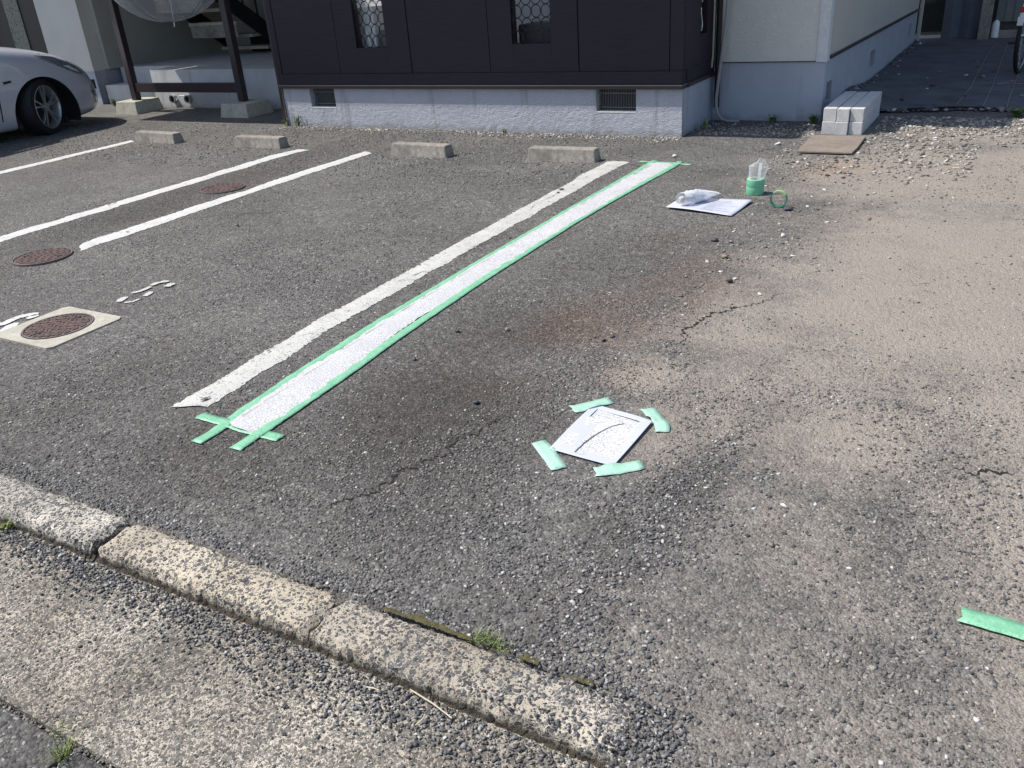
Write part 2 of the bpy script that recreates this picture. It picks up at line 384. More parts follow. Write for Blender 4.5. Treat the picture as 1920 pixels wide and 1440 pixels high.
# large-scale wear of the surface: places in world metres, (x, y, rx, ry, strength)
SAND = [(-.15,4.4,.75,1.6,.95), (-.35,6.6,.9,1.0,1.0), (.35,3.2,.5,.7,.85), (.45,7.0,.7,1.0,1.0), (-1.08,2.88,.16,.17,.75), (-.75,2.85,.3,.45,.62), (-.85,3.5,.35,.55,.72),
        (-.35,2.75,.35,.4,.75), (-.85,2.45,.14,.28,.55), (.25,2.3,.3,.5,.75), (.6,1.9,.4,.7,.6), (-.75,5.6,.3,.7,.5), (-.2,8.0,.7,.5,.8), (-.25,1.9,.4,.6,.40), (0,1.2,.6,.5,.45), (.35,1.9,.25,.8,.75), (.5,1.2,.3,.8,.7), (-.3,1.5,.5,.4,.34), (1.6,4.5,1.2,4.0,.8), (-.7,1.5,.3,.3,.2)]
RUST = [(-1.52,3.35,.28,.4,.85), (-1.32,3.9,.25,.45,.65), (-1.12,6.6,.25,.25,.6), (-1.6,2.75,.4,.35,.35), (-1.55,4.6,.25,.5,.35), (-1.3,2.9,.2,.25,.4), (.2,4.9,.3,.3,.2), (0,.95,.25,.2,.4), (-4.3,2.02,.10,.06,.3)]
DARK = [(-1.72,2.25,.42,.45,.95), (-1.9,3.0,.35,.5,.65), (-2.2,1.75,.5,.4,.6), (-1.5,1.8,.35,.35,.5), (-.72,2.2,.12,.28,.6), (-.78,1.85,.14,.2,.55), (-1.75,4.0,.35,.8,.45), (-3.1,2.0,.5,.6,.4),
        (-5.8,4.8,.42,1.7,.6), (.12,3.9,.12,.3,.45), (-.9,1.45,.25,.2,.35), (-3.3,1.6,.7,.35,.45), (-5.4,2.6,.3,.3,.5), (.05,2.62,.15,.12,.3)]
def blobs(L, x, y):
    o = np.zeros_like(x)
    for a, b, rx, ry, s in L: o = np.maximum(o, s*np.exp(-.5*(((x-a)/rx)**2+((y-b)/ry)**2)**1.3*1.1))
    return np.clip(o, 0, 1)
def lot_z(x, y):
    z = .010*(fbm(x, y, .9, 3)-.5)+.004*(fbm(x, y, 5, 4)-.5)
    edge = np.clip((1.31-y)/.05, 0, 1)*np.clip((-.52-x)/.12, 0, 1)
    z = z*(1-edge)-.085*edge
    # shallow dip where soil meets the weed sheet
    return z
# edges of flat things on it
def flatmask(x, y):   # where things lie: keep the surface level there
    return (np.abs(x+2.36) < .18)*1.0
xs = np.concatenate([np.arange(-22, -7, .08), np.arange(-7, -3.2, .03), np.arange(-3.2, 1.0, .0125), np.arange(1.0, 2.5, .04), np.arange(2.5, 10, .25)])
ys = np.concatenate([np.arange(.0, 3.4, .0125), np.arange(3.4, 6, .02), np.arange(6, 9.5, .035), np.arange(9.5, 18.1, .12)])
gx, gy = np.meshgrid(xs, ys); gz = lot_z(gx, gy)
nx, ny = len(xs), len(ys)
idx = np.arange(nx*ny).reshape(ny, nx)
q = np.stack([idx[:-1, :-1], idx[:-1, 1:], idx[1:, 1:], idx[1:, :-1]], -1).reshape(-1, 4)
cx = gx[:-1, :-1].ravel(); cy = gy[:-1, :-1].ravel()
q = q[~((cx < -.50) & (cy < 1.20))]
me = bpy.data.meshes.new('asphalt_lot'); me.vertices.add(nx*ny); me.vertices.foreach_set('co', np.stack([gx, gy, gz], -1).ravel())
me.loops.add(q.size); me.loops.foreach_set('vertex_index', q.ravel()); me.polygons.add(len(q))
me.polygons.foreach_set('loop_start', np.arange(0, q.size, 4)); me.polygons.foreach_set('use_smooth', np.ones(len(q), bool))
me.update(); me.validate()
ca = me.color_attributes.new('mask', 'FLOAT_COLOR', 'POINT')
mk = np.stack([blobs(SAND, gx, gy), blobs(RUST, gx, gy), blobs(DARK, gx, gy), np.ones_like(gx)], -1)
ca.data.foreach_set('color', mk.astype(np.float32).ravel())
me.materials.append(M['asphalt'])
lot = bpy.data.objects.new('asphalt_ground', me); COL.objects.link(lot); tag(lot, kind='structure')

# gutter slab, road pavers
tag(MB().box(-16, -.45, .668, 1.18, -.11, -.052).build('gutter', M['gutter']), kind='structure')
road = MB(); xb = -9.0
for k in range(6):
    x1 = -1.655 if k == 3 else xb+1.6
    if k == 3: xb = -3.2
    road.box(xb, x1-.012, -6, .656, -.11, -.056); xb = x1+.012
    if k == 3: road.box(xb, 6, -6, .656, -.11, -.058); break
tag(road.build('road', M['road'], bevel=.006), kind='structure')
tag(MB().box(-16, 6, .60, .69, -.11, -.072).build('joint_soil', M['dirt']), kind='structure')
tag(MB().box(-.45, 6, .645, 1.3, -.10, -.03).build('road_edge_asphalt', M['road']), kind='structure')

# curb stones
def curb(x0, x1, seed, label):
    r = random.Random(seed); mb = MB(); n = 84
    prof = [(1.142, -.11), (1.142, -.055), (1.146, -.022), (1.154, -.006), (1.168, .000), (1.195, .003), (1.23, .004), (1.262, .003), (1.284, -.001), (1.297, -.010), (1.305, -.11)]
    vs = []
    for i in range(n+1):
        t = i/n; x = x0+(x1-x0)*t; e = min(t, 1-t)*n
        for j, (y, z) in enumerate(prof):
            k = .011 if j in (1, 2, 3, 9) else (.007 if j in (4, 8) else .0035)
            ch = max(0, 1.9-e)*.007*(1+.8*math.sin(j*2+seed)) if 1 < j < 10 else 0
            vs.append((x+r.uniform(-.001, .001), y+r.uniform(-k, k)*.55, z+r.uniform(-k, k)*.3-ch))
    m = len(prof); fs = []
    for i in range(n):
        for j in range(m-1): fs.append((i*m+j, i*m+j+1, (i+1)*m+j+1, (i+1)*m+j))
    fs += [tuple(range(m)), tuple(reversed(range(n*m, n*m+m)))]
    mb.add(vs, fs); o = mb.build('curb_stone', M[['curb','curb','curb_grey','curb_grey','curb','curb_dirty'][seed]], smooth=True, ang=32)
    tag(o, label, 'curb', 'precast curb stones along the gutter')
jx = [-5.75, -4.87, -4.0, -3.11, -2.242, -1.375, -.50]
labs = ['speckled curb stone beyond the left end of the visible row', 'speckled curb stone just out of sight on the far left', 'pale speckled curb stone far to the left of the row', 'grey cream curb stone at the left edge of the photo, left of the open gap',
        'cream curb stone with dark pebbles between the open gap and the tight joint', 'dirtier curb stone with mossy lower face running to the dark gravel at right']
for i in range(6):
    if i < 2: continue
    curb(jx[i]+(.016 if i == 4 else .003), jx[i+1]-(.018 if i == 3 else .003), i, labs[i])
# moss line at foot of curb
mb = MB(); r = random.Random(3)
pts = []
for i in range(330):
    x = -4.0+3.5*i/329; w_ = r.uniform(.003, .016); h_ = r.uniform(.004, .016)
    mb.hexa([(x, 1.150, -.06), (x+.013, 1.150, -.06), (x+.013, 1.13-w_, -.06), (x, 1.13-w_, -.06)],
            [(x, 1.150, -.052+h_), (x+.013, 1.150, -.052+h_), (x+.013, 1.138-w_*.5, -.056), (x, 1.138-w_*.5, -.056)])
tag(mb.build('moss', M['dirt']), 'dark mossy dirt line along the foot of the curb', 'moss', kind='stuff')

# ------------------------------------------------------------------ stones
def stones(P, S, name, mat, seed=0, flat=.55, lift=.25, ico=False):
    r = np.random.default_rng(seed); n = len(P)
    if ico:
        t = (1+5**.5)/2
        b = np.array([(-1,t,0),(1,t,0),(-1,-t,0),(1,-t,0),(0,-1,t),(0,1,t),(0,-1,-t),(0,1,-t),(t,0,-1),(t,0,1),(-t,0,-1),(-t,0,1)])/1.9*.5*np.array([1,1,.8])
        F = np.array([(0,11,5),(0,5,1),(0,1,7),(0,7,10),(0,10,11),(1,5,9),(5,11,4),(11,10,2),(10,7,6),(7,1,8),(3,9,4),(3,4,2),(3,2,6),(3,6,8),(3,8,9),(4,9,5),(2,4,11),(6,2,10),(8,6,7),(9,8,1)])
        jit = .17
    else:
        b = np.array([(-.5,-.5,-.5),(.5,-.5,-.5),(.5,.5,-.5),(-.5,.5,-.5),(-.35,-.35,.5),(.35,-.35,.5),(.35,.35,.5),(-.35,.35,.5)])
        F = np.array([(0,2,1),(0,3,2),(4,5,6),(4,6,7),(0,1,5),(0,5,4),(1,2,6),(1,6,5),(2,3,7),(2,7,6),(3,0,4),(3,4,7)])
        jit = .2
    k = len(b)
    V = b[None]+r.uniform(-jit, jit, (n, k, 3))
    V[..., 0] *= r.uniform(.8, 1.35, n)[:, None]; V[..., 1] *= r.uniform(.65, 1.0, n)[:, None]; V[..., 2] *= (flat*r.uniform(.7, 1.3, n))[:, None]
    # tilt and spin
    for ax in (0, 1):
        a = r.normal(0, .28, n); c, s_ = np.cos(a)[:, None], np.sin(a)[:, None]
        i, j = (1, 2) if ax == 0 else (0, 2)
        A, B = V[..., i].copy(), V[..., j].copy(); V[..., i] = A*c-B*s_; V[..., j] = A*s_+B*c
    a = r.uniform(0, 6.28, n); c, s_ = np.cos(a)[:, None], np.sin(a)[:, None]
    A, B = V[..., 0].copy(), V[..., 1].copy(); V[..., 0] = A*c-B*s_; V[..., 1] = A*s_+B*c
    V *= S[:, None, None]
    V += P[:, None, :]; V[..., 2] += (S*flat*lift)[:, None]
    me = bpy.data.meshes.new(name); me.vertices.add(n*k); me.vertices.foreach_set('co', V.astype(np.float32).ravel())
    FF = (F[None]+np.arange(n)[:, None, None]*k).reshape(-1, 3)
    me.loops.add(FF.size); me.loops.foreach_set('vertex_index', FF.ravel().astype(np.int32)); me.polygons.add(len(FF))
    me.polygons.foreach_set('loop_start', np.arange(0, FF.size, 3, dtype=np.int32)); me.update(); me.materials.append(mat)
    o = bpy.data.objects.new(name, me); COL.objects.link(o); return o
def px(*p): return [at(*q) for q in p]
CRACKS = [
    (px((600,965),(640,945),(690,925),(735,905),(770,885),(800,865),(835,845),(860,822),(900,810),(930,790),(955,778)), .020),
    (px((1215,665),(1265,645),(1290,620),(1310,603),(1345,590),(1375,578),(1420,565),(1460,548)), .020),
    (px((1780,880),(1815,888),(1860,890),(1920,896)), .018),
    (px((930,345),(990,335),(1040,310)), .008),
    (px((370,405),(500,400),(700,382)), .008),
    (px((1000,465),(1060,440),(1110,425)), .004),
    (px((1310,270),(1390,290),(1460,278),(1500,275)), .010)]
STX = np.array([(-1.2,2.2),(-.95,2.16),(-.93,2.5),(-1.19,2.57)])
def keep(x, y):
    k = np.ones(len(x), bool)
    k &= ~((np.abs(x+2.36) < .155) & (y > 1.85) & (y < 6.62))
    k &= ~((np.abs(x+2.765) < .06) & (y > 1.93) & (y < 6.5))
    k &= ~((x > -1.28) & (x < -.86) & (y > 2.08) & (y < 2.64))
    k &= ~((x > -1.92) & (x < -1.39) & (y > 5.1) & (y < 5.6))
    k &= ~((x > .07) & (x < .6) & (y > 1.84) & (y < 1.94))
    k &= ~((x > -1.5) & (x < -1.04) & (y > 7.05) & (y < 8.9))
    k &= ~((x > -4.45) & (x < -3.8) & (y > 2.0) & (y < 2.62))
    k &= ~((x < -.52) & (y < 1.30))
    k &= ~((np.abs(x+6.17) < .07) | (np.abs(x+5.33) < .07))
    k &= ~(((x+5.38)**2+(y-3.08)**2 < .036) | ((x+5.64)**2+(y-4.9)**2 < .036))
    for pts, wd in CRACKS:
        for (a, b) in zip(pts[:-1], pts[1:]):
            dx, dy = b[0]-a[0], b[1]-a[1]; t = np.clip(((x-a[0])*dx+(y-a[1])*dy)/(dx*dx+dy*dy), 0, 1)
            k &= (x-a[0]-t*dx)**2+(y-a[1]-t*dy)**2 > (wd*.75)**2
    k &= ~((y > 7.58) & (x < -2.6)); k &= ~((x < -1.55) & (y > 8.48))
    return k
def scatter(n, x0, x1, y0, y1, smin, smax, pw=2.5, dens=None, seed=1, filt=True):
    r = np.random.default_rng(seed); x = r.uniform(x0, x1, n); y = y0+(y1-y0)*r.random(n)
    if dens is not None: k = r.random(n) < dens(x, y); x, y = x[k], y[k]
    if filt: k = keep(x, y); x, y = x[k], y[k]
    s_ = smin+(smax-smin)*r.random(len(x))**pw
    return np.stack([x, y, lot_z(x, y)], -1), s_
clump = lambda x, y: np.clip((fbm(x, y, 2.2, 9)-.30)*2.2, .12, 1)
nos = lambda x, y: (1-.75*blobs(SAND, x, y))*clump(x, y)
P1, S1 = scatter(88000, -3.6, 1.0, .2, 3.6, .0028, .0105, 2.6, nos, 11)
P2, S2 = scatter(60000, -6.5, 1.3, 3.3, 7.6, .005, .013, 3.0, nos, 12)
P3, S3 = scatter(9000, -12, -2.7, 5.5, 7.6, .008, .02, 3.0, None, 13)
P3b, S3b = scatter(14000, -7, -3.4, 1.3, 4, .005, .011, 3.0, nos, 19)
P8, S8 = scatter(42000, -1.6, 1.1, .5, 3.0, .0035, .012, 2.2, lambda x, y: clump(x, y)*(1-.55*blobs(SAND[:9], x, y)), 23)
P9, S9 = scatter(9000, -3.6, -.6, 1.3, 2.2, .004, .011, 2.0, clump, 24)
n = 2600; P10 = np.stack([np.r_[rng.uniform(-3, -.5, 2000), -1.65+rng.normal(0, .008, 600)], np.r_[rng.normal(.662, .008, 2000), rng.uniform(.4, .66, 600)], np.full(n, -.066)], -1); S10 = .003+.006*rng.random(n)
tag(stones(np.concatenate([P1, P2, P3, P3b, P8, P9, P10]), np.concatenate([S1, S2, S3, S3b, S8, S9, S10]), 'asphalt_chips', M['chips'], 1, .55, .12), 'loose stone chips spread over the worn asphalt', 'stone chips', kind='stuff')
sd = lambda x, y: blobs(SAND, x, y)*clump(x, y)
P4, S4 = scatter(90000, -1.9, 1.4, .6, 8.2, .003, .009, 3.0, sd, 14)
tag(stones(P4, S4, 'sandy_grit', M['sandchips'], 2, .55, .12), 'sandy grit over the right half of the lot', 'grit', kind='stuff')
# dark gravel trails
TR = [(-.63,2.62,.05),(-.66,2.45,.08),(-.70,2.25,.12),(-.76,2.05,.13),(-.70,1.88,.14),(-.80,1.72,.12),(-.78,1.55,.12),(-.72,1.42,.15),(-.62,1.30,.16),(-.52,1.18,.16),(-.46,1.08,.14),(-.40,1.0,.12),(-1.0,1.62,.12),(-1.15,1.75,.10),(-1.07,3.12,.05),(-1.0,3.0,.05),(-1.15,3.2,.04),(-.5,2.3,.06)]
def trail(n, seed, big=False):
    r = np.random.default_rng(seed); xs_, ys_ = [], []
    for x, y, w_ in TR:
        m = int(n*w_*w_*60); xs_.append(r.normal(x, w_*.55, m)); ys_.append(r.normal(y, w_*.75, m))
    x = np.concatenate(xs_); y = np.concatenate(ys_); k = keep(x, y) & (y > .9); x, y = x[k], y[k]
    s_ = .0045+.0105*r.random(len(x))**2.0
    return np.stack([x, y, lot_z(x, y)], -1), s_
P5, S5 = trail(380, 21)
r_ = np.random.default_rng(5)
n = 7500; x = r_.uniform(-4.2, -.42, n); y = 1.135-np.abs(r_.normal(0, 1, n))*(.026+.045*np.clip((x+2.6)/1.9, 0, 1)+.035*fbm(x, x*0, 3, 6)); k = (y > .72); x, y = x[k], y[k]
P6 = np.stack([x, y, np.full(len(x), -.05)], -1); S6 = .004+.0095*r_.random(len(x))**2.2
n = 2200; x = r_.uniform(-4.2, -.5, n); y = 1.31+np.abs(r_.normal(0, .03, n)); P7 = np.stack([x, y, lot_z(x, y)], -1); S7 = .004+.009*r_.random(n)**2
n = 2600; x = r_.uniform(-3, -.5, n); y = r_.uniform(.66, 1.1, n); P7b = np.stack([x, y, np.full(n, -.052)], -1); S7b = .003+.006*r_.random(n)**2
n = 900; x = -.9+.5*r_.random(n); y = 1.15+r_.random(n)*.16; k = r_.random(n) < (x+.92)/.42; P7c = np.stack([x[k], y[k], np.full(k.sum(), .002)], -1); S7c = .004+.009*r_.random(k.sum())
tag(stones(np.concatenate([P5, P6, P7, P7b, P7c]), np.concatenate([S5, S6, S7, S7b, S7c]), 'gravel', M['gravel'], 3, .6, .2, True), 'dark loose gravel along the curb and in trails on the lot', 'gravel', kind='stuff')
# pale rubble against the house and the weed sheet
x = np.concatenate([r_.uniform(-2.6, -1.5, 1500), r_.uniform(-1.1, 1.6, 6500), r_.uniform(-1.6, -.2, 1600), r_.uniform(-7.4, -2.6, 2600)])
y = np.concatenate([7.75+np.abs(r_.normal(0, .3, 1500)), 8.80-np.abs(r_.normal(0, .48, 6500)), 7.1+r_.normal(0, .5, 1600), 7.58-np.abs(r_.normal(0, .12, 2600))])
x = np.r_[x, r_.normal(-1.2, .16, 90), r_.normal(-1.05, .2, 90), r_.normal(-.4, .6, 60)]; y = np.r_[y, r_.normal(4.35, .35, 90), r_.normal(5.2, .5, 90), r_.normal(5.5, 1.0, 60)]
k = ~((x < -2.6) & (y > 7.58)) & ~((x > -1.5) & (x < -1.05) & (y > 7.04) & (y < 8.9)) & (y < 8.95)
x, y = x[k], y[k]; s_ = .010+.035*r_.random(len(x))**3.2
s_ = np.where((x < -1.5) | (y < 6.2), np.minimum(s_, .026), s_)
tag(stones(np.stack([x, y, lot_z(x, y)], -1), s_, 'rubble', M['rubble'], 4, .5, .2, True), 'pale broken rubble and gravel in front of the weed sheet', 'rubble', kind='stuff')
# single stones one can point to
def rock(px, py, size, col, label, z=0, flat=.6):
    x, y = at(px, py, z); rr = np.random.default_rng(int(px*7+py))
    nm = 'stone_%s' % col
    o = stones(np.array([[0., 0., 0.]]), np.array([size]), 'stone', {'d': MD, 'w': MWh, 'b': MBr}[col], int(px+py), flat, .35, True)
    o.location = (x, y, float(lot_z(np.array([x]), np.array([y]))[0])); tag(o, label, 'stone', 'loose stones lying on the asphalt')
MD = simple('dark_stone', (.06,.063,.07), .7, 0, 200, .3, .4, .001); MWh = simple('white_stone', (.62,.60,.56), .7, 0, 200, .15, .4, .001); MBr = simple('brown_stone', (.22,.18,.145), .75, 0, 200, .25, .4, .001)
rock(857, 622, .032, 'd', 'dark stone just right of the taped line, left of the brown one')
rock(951, 620, .030, 'b', 'brownish stone with a white chip in front, right of the taped line')
rock(776, 675, .030, 'd', 'dark stone lying below the middle of the taped line')
rock(892, 757, .034, 'd', 'dark stone at the start of the long crack')
rock(1368, 530, .050, 'd', 'largest dark angular stone, in the right half below the paper sheet')
rock(1358, 484, .045, 'b', 'flat brown stone above the largest dark stone')
rock(1340, 452, .045, 'd', 'dark stone directly below the printed paper sheet')
rock(1470, 951, .024, 'w', 'rounded white stone alone on the lower right asphalt')
rock(1088, 1111, .020, 'w', 'small white stone above the curb moss strip')
rock(1468, 443, .035, 'w', 'square white chip below the green tape ring')
rock(1148, 633, .022, 'd', 'small grey stone in the rusty brown stain')
rock(1131, 639, .026, 'd', 'dark stone at the left of the rusty brown stain')
rock(446, 424, .035, 'd', 'dark lump alone in the empty bay right of the manhole covers')
rock(1446, 1023, .020, 'b', 'grey pebble below the rounded white stone')
rock(1265, 295, .045, 'w', 'pale stone just beyond the far end of the taped line')
rock(1458, 272, .060, 'w', 'pale upright stone left of the brown board')
rock(879, 1193, .014, 'w', 'tiny white pebble on the moss beside the curb')
rock(1478, 395, .055, 'd', 'flat dark stone behind the green tape ring')
rock(1425, 553, .022, 'w', 'small white chip right of the largest dark stone')

# ------------------------------------------------------------------ cracks (flat ribbons; gap shade and dirt share one dark colour)
def ribbon(pts, w, z, name, mat, jag=.3, seed=0, taper=True, label=None, cat=None, kind='structure', sub=8, parent=None):
    r = random.Random(seed); P = []
    for (a, b) in zip(pts[:-1], pts[1:]):
        for k in range(sub): t = k/sub; P.append((a[0]+(b[0]-a[0])*t, a[1]+(b[1]-a[1])*t))
    P.append(pts[-1]); n = len(P); vs = []
    for i, (x, y) in enumerate(P):
        dx, dy = (P[min(i+1, n-1)][0]-P[max(i-1, 0)][0], P[min(i+1, n-1)][1]-P[max(i-1, 0)][1]); L = math.hypot(dx, dy) or 1
        nx_, ny_ = -dy/L, dx/L; ww = w*(.12+.95*r.random()**1.6)*(min(1, 3*min(i, n-1-i)/n+.15) if taper else 1)
        walk = (walk*.72+r.uniform(-1, 1)*w*jag) if i else 0.0; o = walk
        zz = z+float(lot_z(np.array([x]), np.array([y]))[0])
        vs += [(x+nx_*(o+ww/2), y+ny_*(o+ww/2), zz), (x+nx_*(o-ww/2), y+ny_*(o-ww/2), zz)]
    mb = MB().add(vs, [(2*i, 2*i+1, 2*i+3, 2*i+2) for i in range(n-1)])
    return mb.build(name, mat, parent)
for i, (pts, wd) in enumerate(CRACKS):
    tag(ribbon(pts, wd, .0025, 'asphalt_crack', M['crackdark'], .9, i, sub=12), kind='structure')

# ------------------------------------------------------------------ painted lines
def line(pl, pr, name, mat, label, group, z=.006, rag=.004, seed=0, step=.02, brk=()):
    """ragged strip between a left and a right border, each given as (x,y) at both ends"""
    r = np.random.default_rng(seed); L = math.dist(pl[0], pl[-1]); n = int(L/step)
    t = np.linspace(0, 1, n+1)
    def edge(pts, sd):
        pts = np.array(pts); d = np.r_[0, np.cumsum(np.linalg.norm(np.diff(pts, axis=0), axis=1))]; d /= d[-1]
        x = np.interp(t, d, pts[:, 0]); y = np.interp(t, d, pts[:, 1])
        lo = np.interp(t*L, np.arange(0, L+.3, .17), r.normal(0, rag*.9, int((L+.3)/.17)+1))
        return x+r.normal(0, rag*.5, n+1)+lo, y
    lx, ly = edge(pl, 1); rx, ry = edge(pr, 2)
    m = 5; vs = []
    for i in range(n+1):
        for j in range(m):
            u = j/(m-1); x = lx[i]*(1-u)+rx[i]*u; y = ly[i]*(1-u)+ry[i]*u
            if i in (0, n): y += r.normal(0, .006)
            zz = float(lot_z(np.array([x]), np.array([y]))[0])
            vs.append((x, y, zz+(z if 0 < j < m-1 else z-.0035)))
    fs = [(i*m+j, i*m+j+1, (i+1)*m+j+1, (i+1)*m+j) for i in range(n) for j in range(m-1)]
    o = MB().add(vs, fs).build(name, mat, smooth=True); return tag(o, label, 'painted line', group)
G = 'white parking bay lines'
line([(-2.775,1.90),(-2.785,2.3),(-2.832,2.9),(-2.842,3.6),(-2.845,4.4),(-2.86,6.52)], [(-2.635,1.96),(-2.655,2.45),(-2.688,2.75),(-2.698,3.4),(-2.700,4.4),(-2.69,5.9),(-2.685,6.52)], 'parking_line', M['paint_old'], 'old cracked white line left of the freshly taped one', G, rag=.009, seed=1, step=.012)
line([(-2.435,1.90),(-2.468,2.25),(-2.505,3.0),(-2.512,3.9),(-2.505,4.7),(-2.475,6.5)], [(-2.285,1.86),(-2.268,2.05),(-2.345,2.9),(-2.362,3.6),(-2.345,4.7),(-2.290,6.5)], 'parking_line', M['paint_new'], 'fresh bright white line between two green masking tapes', G, z=.009, rag=.005, seed=2, step=.015)
line([(-5.41,3.36),(-5.405,4.8),(-5.385,6.46)], [(-5.255,3.27),(-5.262,4.8),(-5.235,6.40)], 'parking_line', M['paint_left'], 'white line ending at the round manhole cover, left middle', G, rag=.009, seed=3)
line([(-6.235,1.2),(-6.235,3.2),(-6.27,6.1),(-6.20,6.42)], [(-6.085,1.2),(-6.085,3.2),(-6.11,6.0),(-6.06,6.42)], 'parking_line', M['paint_left'], 'second white line from the car, just beyond the farther manhole cover', G, rag=.009, seed=4)
line([(-8.76,1.2),(-8.83,6.50)], [(-8.61,1.2),(-8.69,6.44)], 'parking_line', M['paint_left'], 'white line nearest to the parked car', G, rag=.009, seed=5)
for i, pts in enumerate([px((850,497),(865,482),(880,470),(905,458),(935,448),(960,430)), px((770,520),(790,512),(815,508)), px((985,405),(1010,380),(1035,372),(1048,362))]):
    tag(ribbon(pts, .008, .009, 'line_crack', M['crackdark'], .5, 40+i, sub=5), kind='structure')

for i, (a, b, r0) in enumerate(((386,752,.010),(392,750,.007),(381,754,.006),(505,662,.008),(955,447,.012),(1052,358,.016),(1046,364,.012),(1100,335,.008),(1075,350,.007),(900,470,.007),(215,382,.014),(205,386,.010),(240,437,.010),(560,289,.010))):
    x, y = at(a, b); rr = random.Random(i); pts_ = [(x+r0*rr.uniform(.5, 1.3)*math.cos(t*.785), y+1.6*r0*rr.uniform(.5, 1.3)*math.sin(t*.785), .0125+float(lot_z(np.array([x]), np.array([y]))[0])) for t in range(8)]
    tag(MB().add(pts_, [tuple(range(8))]).build('chipped_spot', M['road']), kind='structure')
# worn digit and bright digit on the ground
def stroke(mb, pts, w, z=.006):
    P = []
    for a, b in zip(pts[:-1], pts[1:]):
        for k in range(3): P.append((a[0]+(b[0]-a[0])*k/3, a[1]+(b[1]-a[1])*k/3))
    P.append(pts[-1]); n = len(P); r = random.Random(len(mb.v)); vs = []
    for i, (x, y) in enumerate(P):
        dx, dy = (P[min(i+1, n-1)][0]-P[max(i-1, 0)][0], P[min(i+1, n-1)][1]-P[max(i-1, 0)][1]); L = math.hypot(dx, dy) or 1
        ww = w*r.uniform(.8, 1.15)*(.7 if i in (0, n-1) else 1)/2
        vs += [(x-dy/L*ww, y+dx/L*ww, z), (x+dy/L*ww, y-dx/L*ww, z)]
    mb.add(vs, [(2*i, 2*i+1, 2*i+3, 2*i+2) for i in range(n-1)])
pz = lambda *p: [at(q[0]*.1875, 500+q[1]*.1875) for q in p]
mb = MB()
stroke(mb, pz((1315,272),(1400,255),(1465,228),(1510,206)), .030)
stroke(mb, pz((1512,196),(1570,172),(1630,158),(1690,155)), .032)
stroke(mb, pz((1665,208),(1700,190),(1732,172)), .048)
stroke(mb, pz((1450,303),(1480,285),(1515,258)), .036)
stroke(mb, pz((1245,368),(1330,358),(1395,332)), .022)
stroke(mb, pz((1192,360),(1215,338),(1262,310)), .040)
tag(mb.build('painted_digit', M['paint_old']), 'faded stencilled number 5 on the asphalt above the square concrete manhole', 'painted number', 'stencilled bay numbers')
mb = MB()
stroke(mb, pz((-60,590),(40,582),(110,545),(200,510),(290,490),(385,482)), .050)
stroke(mb, pz((270,530),(330,508),(385,490)), .045)
stroke(mb, pz((-60,690),(20,665),(90,615),(175,570)), .055)
tag(mb.build('painted_digit', M['paint_left']), 'bright white number 5 cut off by the left edge, beside the square concrete manhole', 'painted number', 'stencilled bay numbers')

# ------------------------------------------------------------------ masking tape
def tape(pts, w, label, mat='tape', z=.009, seed=0, group='green masking tape strips', wob=.0016, wave=.0018, sub=None):
    r = random.Random(seed); P = []
    for a, b in zip(pts[:-1], pts[1:]):
        m = sub or max(4, int(math.dist(a, b)/.02))
        for k in range(m): P.append((a[0]+(b[0]-a[0])*k/m, a[1]+(b[1]-a[1])*k/m))
    P.append(pts[-1]); n = len(P); vs = []; ph = r.uniform(0, 6); lo = 0
    for i, (x, y) in enumerate(P):
        dx, dy = (P[min(i+1, n-1)][0]-P[max(i-1, 0)][0], P[min(i+1, n-1)][1]-P[max(i-1, 0)][1]); L = math.hypot(dx, dy) or 1
        lo = lo*.8+r.uniform(-wob, wob)*.5
        for j in range(4):
            u = j/3-.5; h = z+wave*math.sin(i*.9+ph+u*2.2)*.5+r.uniform(-.5, .5)*wave*.7
            e = r.uniform(-1, 1)*wob if j in (0, 3) else 0
            if mat == 'tape_pale':
                X_, Y_ = x-dy/L*(u*w), y+dx/L*(u*w); dd = max(abs(X_+1.076)-.122, abs(Y_-2.365+(X_+1.076)*.14)-.180)
                h = h-z+.0042+(.0088)*min(1, max(0, 1-dd/.012))
            ex = (u*dx/L*.0) + (r.uniform(-1, 1)*.006 if i in (0, n-1) else 0)
            vs.append((x-dy/L*(u*w+e+lo)+ex, y+dx/L*(u*w+e+lo), h+float(lot_z(np.array([x]), np.array([y]))[0])))
    fs = [(i*4+j, i*4+j+1, (i+1)*4+j+1, (i+1)*4+j) for i in range(n-1) for j in range(3)]
    o = MB().add(vs, fs).build('masking_tape', M[mat], smooth=True, ang=180)
    s_ = o.modifiers.new('thick', 'SOLIDIFY'); s_.thickness = .0006; s_.offset = 1
    return tag(o, label, 'masking tape', group)
tape([(-2.435,1.735),(-2.436,1.86),(-2.455,2.0),(-2.488,2.4),(-2.514,3.0),(-2.514,3.9),(-2.508,4.7),(-2.488,6.2),(-2.484,6.60)], .050, 'long green masking tape along the left edge of the fresh white line', z=.0055, seed=1, wave=.001)
tape([(-2.258,1.757),(-2.262,1.95),(-2.278,2.3),(-2.318,2.9),(-2.340,3.6),(-2.345,4.7),(-2.315,5.6),(-2.270,6.40),(-2.272,6.60)], .050, 'long green masking tape along the right edge of the fresh white line', z=.0055, seed=2, wave=.001)
tape([(-2.592,1.893),(-2.44,1.893),(-2.30,1.885),(-2.155,1.887)], .050, 'short green tape crossing the near end of the fresh white line', z=.004, seed=3, wave=.002)
tape([(-2.60,6.545),(-2.47,6.545),(-2.30,6.54),(-2.15,6.51)], .045, 'short green tape crossing the far end of the fresh white line', z=.004, seed=4)
T2 = 'pale green tapes holding the number stencil'
